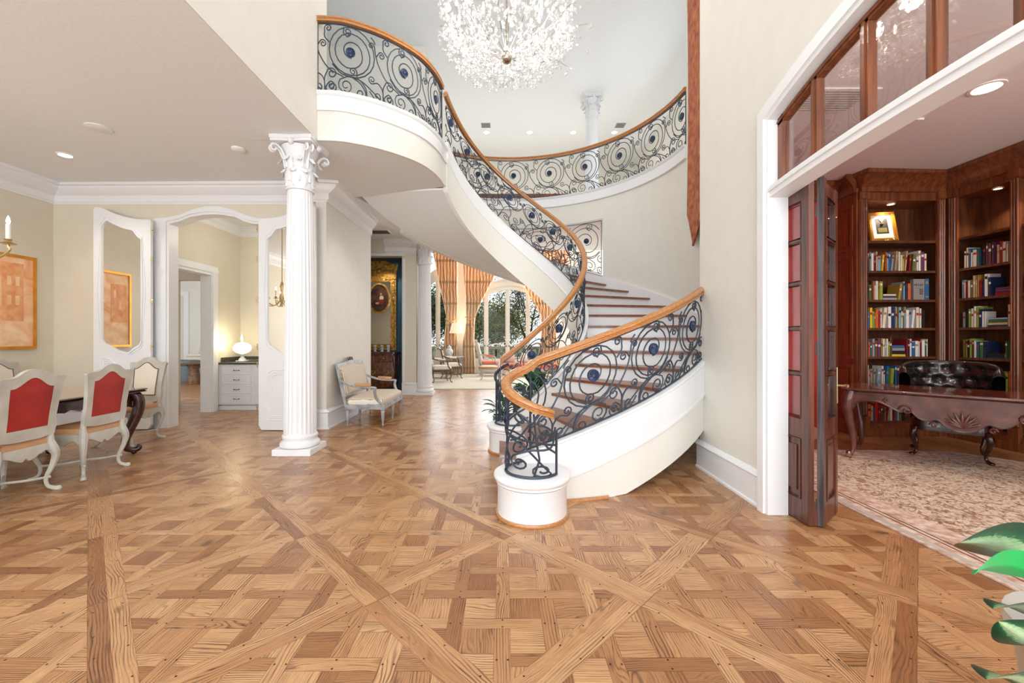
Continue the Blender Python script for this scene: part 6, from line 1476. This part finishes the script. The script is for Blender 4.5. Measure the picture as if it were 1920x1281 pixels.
# carved high back chair and coral daybed
a2 = open_armchair('high_back_armchair', 'carved high back armchair beside the coral daybed', 'armchair', .66, .62, 'greywood', 'coral', 'creamfab', None, turned=False, backh=1.28, zs=.42, crest=False)
a2.location = (-.86, 15.1, .013); a2.rotation_euler = (0, 0, R(-80))
t = thing('coral_daybed', 'long coral daybed with pale frame in front of the arched window', 'sofa', (.9, 14.9, .013)); 
secs = [[(p[0], p[1], z) for p in rrect(-.1 + e, 14.5 + e, 1.9 - e, 15.3 - e, .1)] for e, z in [(0, .30), (-.01, .38), (.02, .46), (.1, .48)]]; MB().loft(secs).build('seat_cushion', 'coral', t, 60)
MB().box(-.08, 14.52, .22, 1.88, 15.28, .30).build('seat_frame', 'greywood', t)
b = MB(); b.tube([(-.06, 15.2, .45), (.3, 15.28, .62), (.9, 15.3, .72), (1.5, 15.28, .62), (1.86, 15.2, .45)], .04, 8); b.build('back_rail', 'greywood', t, 60)
for x in (-.02, .9, 1.82):
    for y in (14.58, 15.22): MB().lathe([(.02, 0), (.035, .15), (.03, .22)], (x, y, .013), 10).build('leg', 'greywood', t, 50)
for k, (x, mm_) in enumerate(((.15, 'greencushion'), (.8, 'creamfab'), (1.5, 'coral'))):
    tag(MB(Matrix.Translation((x, 15.06, .50)) @ Matrix.Rotation(R(-18), 4, 'X')).bbox(-.22, -.05, 0, .22, .05, .34, .045).build('cushion', mm_, None, 60), ['blush cushion at the left end of the daybed', 'cream cushion in the middle of the daybed', 'coral cushion at the right end of the daybed'][k], 'cushion', 'cushions on the coral daybed')
t = thing('white_lounge_chair', 'white upholstered chair just left of the far column', 'armchair', (-3.0, 14.6, .013))
secs = [[(p[0], p[1], z) for p in rrect(-3.4 + e, 14.2 + e, -2.75 - e, 14.9 - e, .1)] for e, z in [(0, .12), (0, .42), (.05, .46)]]; MB().loft(secs).build('seat', 'creamfab', t, 60)
MB(Matrix.Translation((-3.30, 14.55, .4)) @ Matrix.Rotation(R(-10), 4, 'Y')).bbox(-.09, -.34, 0, .09, .34, .72, .08).build('backrest', 'creamfab', t, 60)
for x in (-3.3, -2.85):
    for y in (14.3, 14.8): MB().box(x - .02, y - .02, .013, x + .02, y + .02, .13).build('leg', 'brownwood', t)
spot('living_fill', (-1.0, 13.0, 5.0), 60)  # added spot without a fixture, brightens the living room

# ================================================================== POTTED PLANTS inside the stair well
def leafblade(b, p, d, L_, w_, droop=.4, n=7, twist=0):
    d = Vector(d).normalized(); up = Vector((0, 0, 1)); sd = d.cross(up); sd = sd.normalized() if sd.length > .01 else Vector((1, 0, 0)); rows = []
    sd = (Matrix.Rotation(twist, 3, d) @ sd)
    for i in range(n + 1):
        t_ = i / n; c = Vector(p) + d * L_ * t_ - up * droop * L_ * t_ * t_; ww = w_ * math.sin(PI * min(1, t_ * .96 + .04)) ** .75 * (1 - .25 * t_)
        rows.append([tuple(c - sd * ww + up * ww * .25), tuple(c), tuple(c + sd * ww + up * ww * .25)])
    b.sheet(rows); b.sheet([[(q[0], q[1], q[2] - .002) for q in r_] for r_ in rows])
def potted(label, x, y, ph, pr, leaves, L_, seed, mpot='porcelain_blue', spread=.9):
    t = thing('potted_plant', label, 'potted plant', (x, y, 0), 0, 'potted plants in the stair well'); rn = random.Random(seed)
    MB().lathe([(pr * .7, 0), (pr * .75, .02), (pr, ph * .5), (pr * .95, ph * .9), (pr * 1.08, ph), (pr * .9, ph), (pr * .85, ph * .93), (.01, ph * .92)], (x, y, 0), 24).build('pot', mpot, t, 50)
    b = MB()
    for k in range(leaves):
        a = rn.random() * 2 * PI; el = rn.uniform(.2, 1.4); L2 = L_ * rn.uniform(.6, 1.1); s0 = Vector((x, y, ph * .92)); d = Vector((math.cos(a) * math.cos(el) * spread, math.sin(a) * math.cos(el) * spread, math.sin(el)))
        s1 = s0 + d * L2 * .6; b.tube([s0, s0 + d * L2 * .3 + Vector((0, 0, .03)), s1], .004, 4); leafblade(b, s1, (d.x, d.y, d.z * .5), L2 * .55, L2 * .11, .35)
    b.build('foliage', 'plantgreen', t, 60); return t
potted('leafy green plant in a dark blue pot behind the front stair railing', .45, 6.12, .42, .2, 60, .58, 1)
potted('small green plant in a blue and white pot on the left inside the stair well', -.02, 5.86, .30, .15, 40, .36, 2)
potted('low green plant in a blue pot on the right inside the stair well', .30, 6.72, .34, .17, 46, .4, 3)
# foreground aglaonema
m = bpy.data.materials.new('variegated_leaf'); m.use_nodes = True; nt = m.node_tree; bb = nt.nodes['Principled BSDF']; bb.inputs['Roughness'].default_value = .35
uv = nt.nodes.new('ShaderNodeAttribute'); uv.attribute_name = 'lf'; sp = nt.nodes.new('ShaderNodeSeparateColor'); nt.links.new(uv.outputs['Color'], sp.inputs[0])
nz = nt.nodes.new('ShaderNodeTexNoise'); nz.inputs['Scale'].default_value = 22; nz.inputs['Detail'].default_value = 4; ad = nt.nodes.new('ShaderNodeMath'); ad.operation = 'MULTIPLY_ADD'; ad.inputs[1].default_value = .55; nt.links.new(nz.outputs[0], ad.inputs[0]); nt.links.new(sp.outputs[0], ad.inputs[2])
r1 = nt.nodes.new('ShaderNodeValToRGB'); e = r1.color_ramp.elements; e[0].position = .30; e[0].color = lin((186, 208, 166)) + (1,); e[1].position = .95; e[1].color = lin((16, 66, 44)) + (1,); q = e.new(.62); q.color = lin((140, 178, 130)) + (1,); q = e.new(.72); q.color = lin((30, 98, 62)) + (1,)
nt.links.new(ad.outputs[0], r1.inputs[0]); nt.links.new(r1.outputs[0], bb.inputs[0]); M['varleaf'] = m
t = thing('aglaonema_plant', 'variegated green and cream leafed plant in the bottom right corner', 'potted plant', (1.62, 1.05, 0))
MB().lathe([(.15, 0), (.16, .02), (.19, .3), (.22, .55), (.235, .56), (.235, .6), (.2, .6), (.19, .56), (.01, .55)], (1.62, 1.05, 0), 28).build('pot', 'pot', t, 50)
def big_leaf(p0, p1, w_, sagv, tw, stem, mm='varleaf'):
    p0, p1 = Vector(p0), Vector(p1); d = (p1 - p0); L_ = d.length; d.normalize(); sd = d.cross(Vector((0, 0, 1))).normalized(); sd = Matrix.Rotation(tw, 3, d) @ sd; nr = sd.cross(d)
    V = []; F = []; Cc = []; n = 16; k_ = 6
    for i in range(n + 1):
        t_ = i / n; c = p0 + d * L_ * t_ + nr * sagv * math.sin(PI * t_); ww = w_ * (math.sin(PI * t_ ** .8) ** .8) * (1 if t_ < .999 else 0) + .0004
        for j in range(-k_, k_ + 1): s_ = j / k_; V.append(c + sd * ww * s_ + nr * (abs(s_) * ww * .35 - .0)); Cc.append((abs(s_), t_, 0, 1))
    m_ = 2 * k_ + 1
    for i in range(n):
        for j in range(m_ - 1): F.append((i * m_ + j, i * m_ + j + 1, (i + 1) * m_ + j + 1, (i + 1) * m_ + j))
    o = parent_origin(t); me = bpy.data.meshes.new('leaf'); me.from_pydata([tuple(v - o) for v in V], [], F); ca = me.color_attributes.new('lf', 'FLOAT_COLOR', 'POINT'); ca.data.foreach_set('color', [x for q in Cc for x in q]); me.materials.append(M[mm]); me.polygons.foreach_set('use_smooth', [True] * len(me.polygons))
    ob = bpy.data.objects.new('leaf', me); COL.objects.link(ob); ob.parent = t
    MB().tube(cat_rom([stem, (Vector(stem) + p0) / 2 + Vector((0, 0, .03)), p0], 4), .005, 6).build('stem', 'stemgreen', t, 50)
M['stemgreen'] = mat('pale_stem', (150, 180, 120), .5); M['brightleaf'] = mat('bright_green_leaf', (24, 178, 84), .35, c2=(60, 200, 110), vscale=5)
def pu(u, v, Y): return ((u - 946) * Y / 780, Y, 1.38 + (634 - v) * Y / 780)
S0 = (1.60, 1.05, .57)
big_leaf(pu(1975, 1060, 1.12), pu(1800, 1018, 1.05), .078, .02, .9, S0)
big_leaf(pu(1985, 1092, 1.05), pu(1826, 1078, 1.0), .048, .03, 1.0, S0, 'brightleaf')
big_leaf(pu(1990, 1180, 1.08), pu(1862, 1142, 1.0), .062, .02, .5, S0)
big_leaf(pu(1985, 1215, 1.0), pu(1872, 1165, .98), .072, -.02, .9, S0)
big_leaf(pu(1980, 1320, .98), pu(1850, 1275, .95), .075, .02, .6, S0)
big_leaf((1.66, 1.1, .75), (1.86, 1.35, .86), .06, .02, .3, S0); big_leaf((1.68, 1.0, .72), (1.9, .85, .8), .06, .02, .3, S0); big_leaf((1.64, 1.0, .72), (1.60, .7, .84), .055, .02, .3, S0)

# ================================================================== TAPESTRY, UPPER FLOOR, CHANDELIER
m = mat('rust_brocade', (200, 128, 92), .8, c2=(158, 84, 56), vscale=9, bump=.3, bscale=40); M['brocade'] = m
t = thing('hanging_tapestry', 'long narrow rust brocade tapestry with pointed end hanging by the stairwell wall', 'tapestry', (2.70, 5.95, 2.7))
b = MB(); A0, A1 = -19.0, -.5; rows = []
for i in range(21):
    u = i / 20; z = 6.9 - 3.7 * u; rows.append([(*circ(2.61 + .015 * math.sin(j * 1.1 + z), lerp(A0, A1, j / 14)), z) for j in range(15)])
for u in (.15, .3, .45, .6, .75, .9, 1):
    rows.append([(*circ(2.61 + .01 * math.sin(j * 1.1), lerp(lerp(A0, -5, u ** 1.0), lerp(A1, -5.0, u ** 1.0), j / 14)), 3.2 - .50 * u) for j in range(15)])
b.sheet(rows); b.sheet([[(p[0] + .012, p[1], p[2]) for p in r_] for r_ in rows]); b.build('cloth', 'brocade', t, 60)
MB().tube([(*circ(2.60, A0 - 1), 6.92), (*circ(2.60, (A0 + A1) / 2), 6.92), (*circ(2.60, A1 + 1), 6.92)], .018, 8).build('hanging_rod', 'brass', t, 50)
def upv(u, v): Y = 780 * (ZU - 1.38) / (634 - v); return ((u - 946) * Y / 780, Y)
for k, (u, lab) in enumerate(((912, 'leftmost'), (993, 'second from left'), (1075, 'third from left'), (1152, 'rightmost'))):
    x, y = upv(u, 248); canlight('%s of the four round lights in the upper ceiling' % lab, x, y, ZU, 'led', .085); spot('upper_can', (x, y, ZU - .03), 50)
for u, lab in ((911, 'left'), (1163, 'right')):
    x, y = upv(u, 235); t = thing('ceiling_vent', '%s slotted air vent in the upper ceiling above the round lights' % lab, 'vent', (x, y, ZU), 0, 'upper ceiling vents'); MB().box(x - .14, y - .14, ZU - .01, x + .14, y + .14, ZU).build('vent_frame', 'vent', t)
    for q in range(5): MB().box(x - .12, y - .12 + q * .05, ZU - .013, x + .12, y - .10 + q * .05, ZU - .01).build('slat', 'darkvent', t)
t = thing('crystal_chandelier', 'large round crystal chandelier with nickel ball hanging in the foyer', 'chandelier', (.03, 5.0, 4.4))
QX, QY, QZ = .025, 5.0, 4.75
MB().ball((QX, QY, QZ), .072, 16).lathe([(.02, .06), (.028, .1), (.012, .14), (.012, 1.6), (.05, 1.7), (.02, 1.75)], (QX, QY, QZ), 14).build('centre_ball', 'nickel', t, 60)
MB().tube([(QX, QY, QZ + 1.7), (QX, QY, ZU)], .01, 6).lathe([(.12, 0), (.1, -.04), (.03, -.07)], (QX, QY, ZU), 20).build('suspension_rod', 'nickel', t, 50)
RC = random.Random(8); b = MB(); cry = []
for k in range(26):
    a = 2 * PI * k / 26 + RC.uniform(-.08, .08); ca, sa = math.cos(a), math.sin(a); Rm = RC.uniform(.6, .78); zt_ = RC.uniform(.35, .75)
    C = cat_rom([(QX + r_ * ca, QY + r_ * sa, QZ + z) for r_, z in ((.05, .02), (Rm * .35, .04 + RC.uniform(-.02, .03)), (Rm * .7, .14), (Rm, zt_ * .6 + .05), (Rm * 1.0, zt_))], 6)
    b.tube(C, .003, 4)
    for q, p in enumerate(C[4:]):
        for _ in range(2): cry.append(p + Vector((RC.gauss(0, .035), RC.gauss(0, .035), RC.uniform(-.12, .0))))
    for s in range(3):
        p0 = C[8 + s * 5]; d = Vector((ca * .5 + RC.uniform(-.6, .6), sa * .5 + RC.uniform(-.6, .6), RC.uniform(-.2, .7))).normalized(); p1 = p0 + d * RC.uniform(.12, .26); b.tube([p0, (p0 + p1) / 2 + Vector((0, 0, .03)), p1], .003, 4)
        for _ in range(3): cry.append(p1 + Vector((RC.gauss(0, .03), RC.gauss(0, .03), RC.uniform(-.1, .02))))
b.build('branch_arms', 'nickel', t, 50)
for k in range(900):
    a = RC.random() * 2 * PI; u = RC.random(); r_ = .80 * math.sqrt(u) if k % 2 else RC.uniform(.68, .83); z = -.06 + .21 * (r_ / .82) ** 2 + RC.uniform(-.07, .05) + (RC.uniform(0, .75) if r_ > .7 else 0)
    cry.append(Vector((QX + r_ * math.cos(a), QY + r_ * math.sin(a), QZ + z)))
for k in range(90):
    a = RC.random() * 2 * PI; r_ = RC.uniform(.05, .62); cry.append(Vector((QX + r_ * math.cos(a), QY + r_ * math.sin(a), QZ + RC.uniform(.1, 1.0))))
def drop(b, p, s):
    n = 6; rr = RC.random() * 3; secs = []
    for r_, z in ((.02, .0), (.30, -.25), (.42, -.7), (.36, -1.0), (.03, -1.35)): secs.append([(p.x + s * r_ * math.cos(rr + j * PI / 3), p.y + s * r_ * math.sin(rr + j * PI / 3), p.z + s * z) for j in range(n)])
    b.loft(secs)
cry = [p for p in cry if not (p.y < QY + .1 and math.hypot(p.x - QX, (p.z - QZ)) < .12)]
cry.sort(key=lambda p: p.y - p.z * .3)
for p in cry[:95]: b = MB(); drop(b, p, RC.uniform(.034, .052)); b.build('crystal_drop', 'crystal', t)
b = MB()
for p in cry[95:]: drop(b, p, RC.uniform(.026, .048))
o = b.build('crystal_drops', 'crystal', t); o['kind'] = 'stuff'
for k in range(14):
    a = 2 * PI * k / 14; r_ = .42 if k % 2 else .6; p = (QX + r_ * math.cos(a), QY + r_ * math.sin(a), QZ + (.35 if k % 2 else .28))
    MB().lathe([(.012, -.06), (.012, 0), (.014, .01), (.006, .05), (.001, .06)], p, 8).build('candle_bulb', 'bulb', t, 60)
for k in range(5):
    a = 2 * PI * k / 5; point('chandelier_light', (QX + .45 * math.cos(a), QY + .45 * math.sin(a), QZ + .5), 11, (1, .95, .88), .12)
# small pale cabinet seen through the balcony ironwork
t = thing('hall_cabinet', 'small pale cabinet on the upper landing behind the balcony railing', 'cabinet', (-3.2, 8.5, Z2)); MB().box(-3.4, 8.3, Z2, -2.9, 8.9, Z2 + 1.35).build('carcass', 'pot', t); MB().box(-3.43, 8.27, Z2 + 1.35, -2.87, 8.93, Z2 + 1.4).build('cabinet_top', 'tanleather', t)
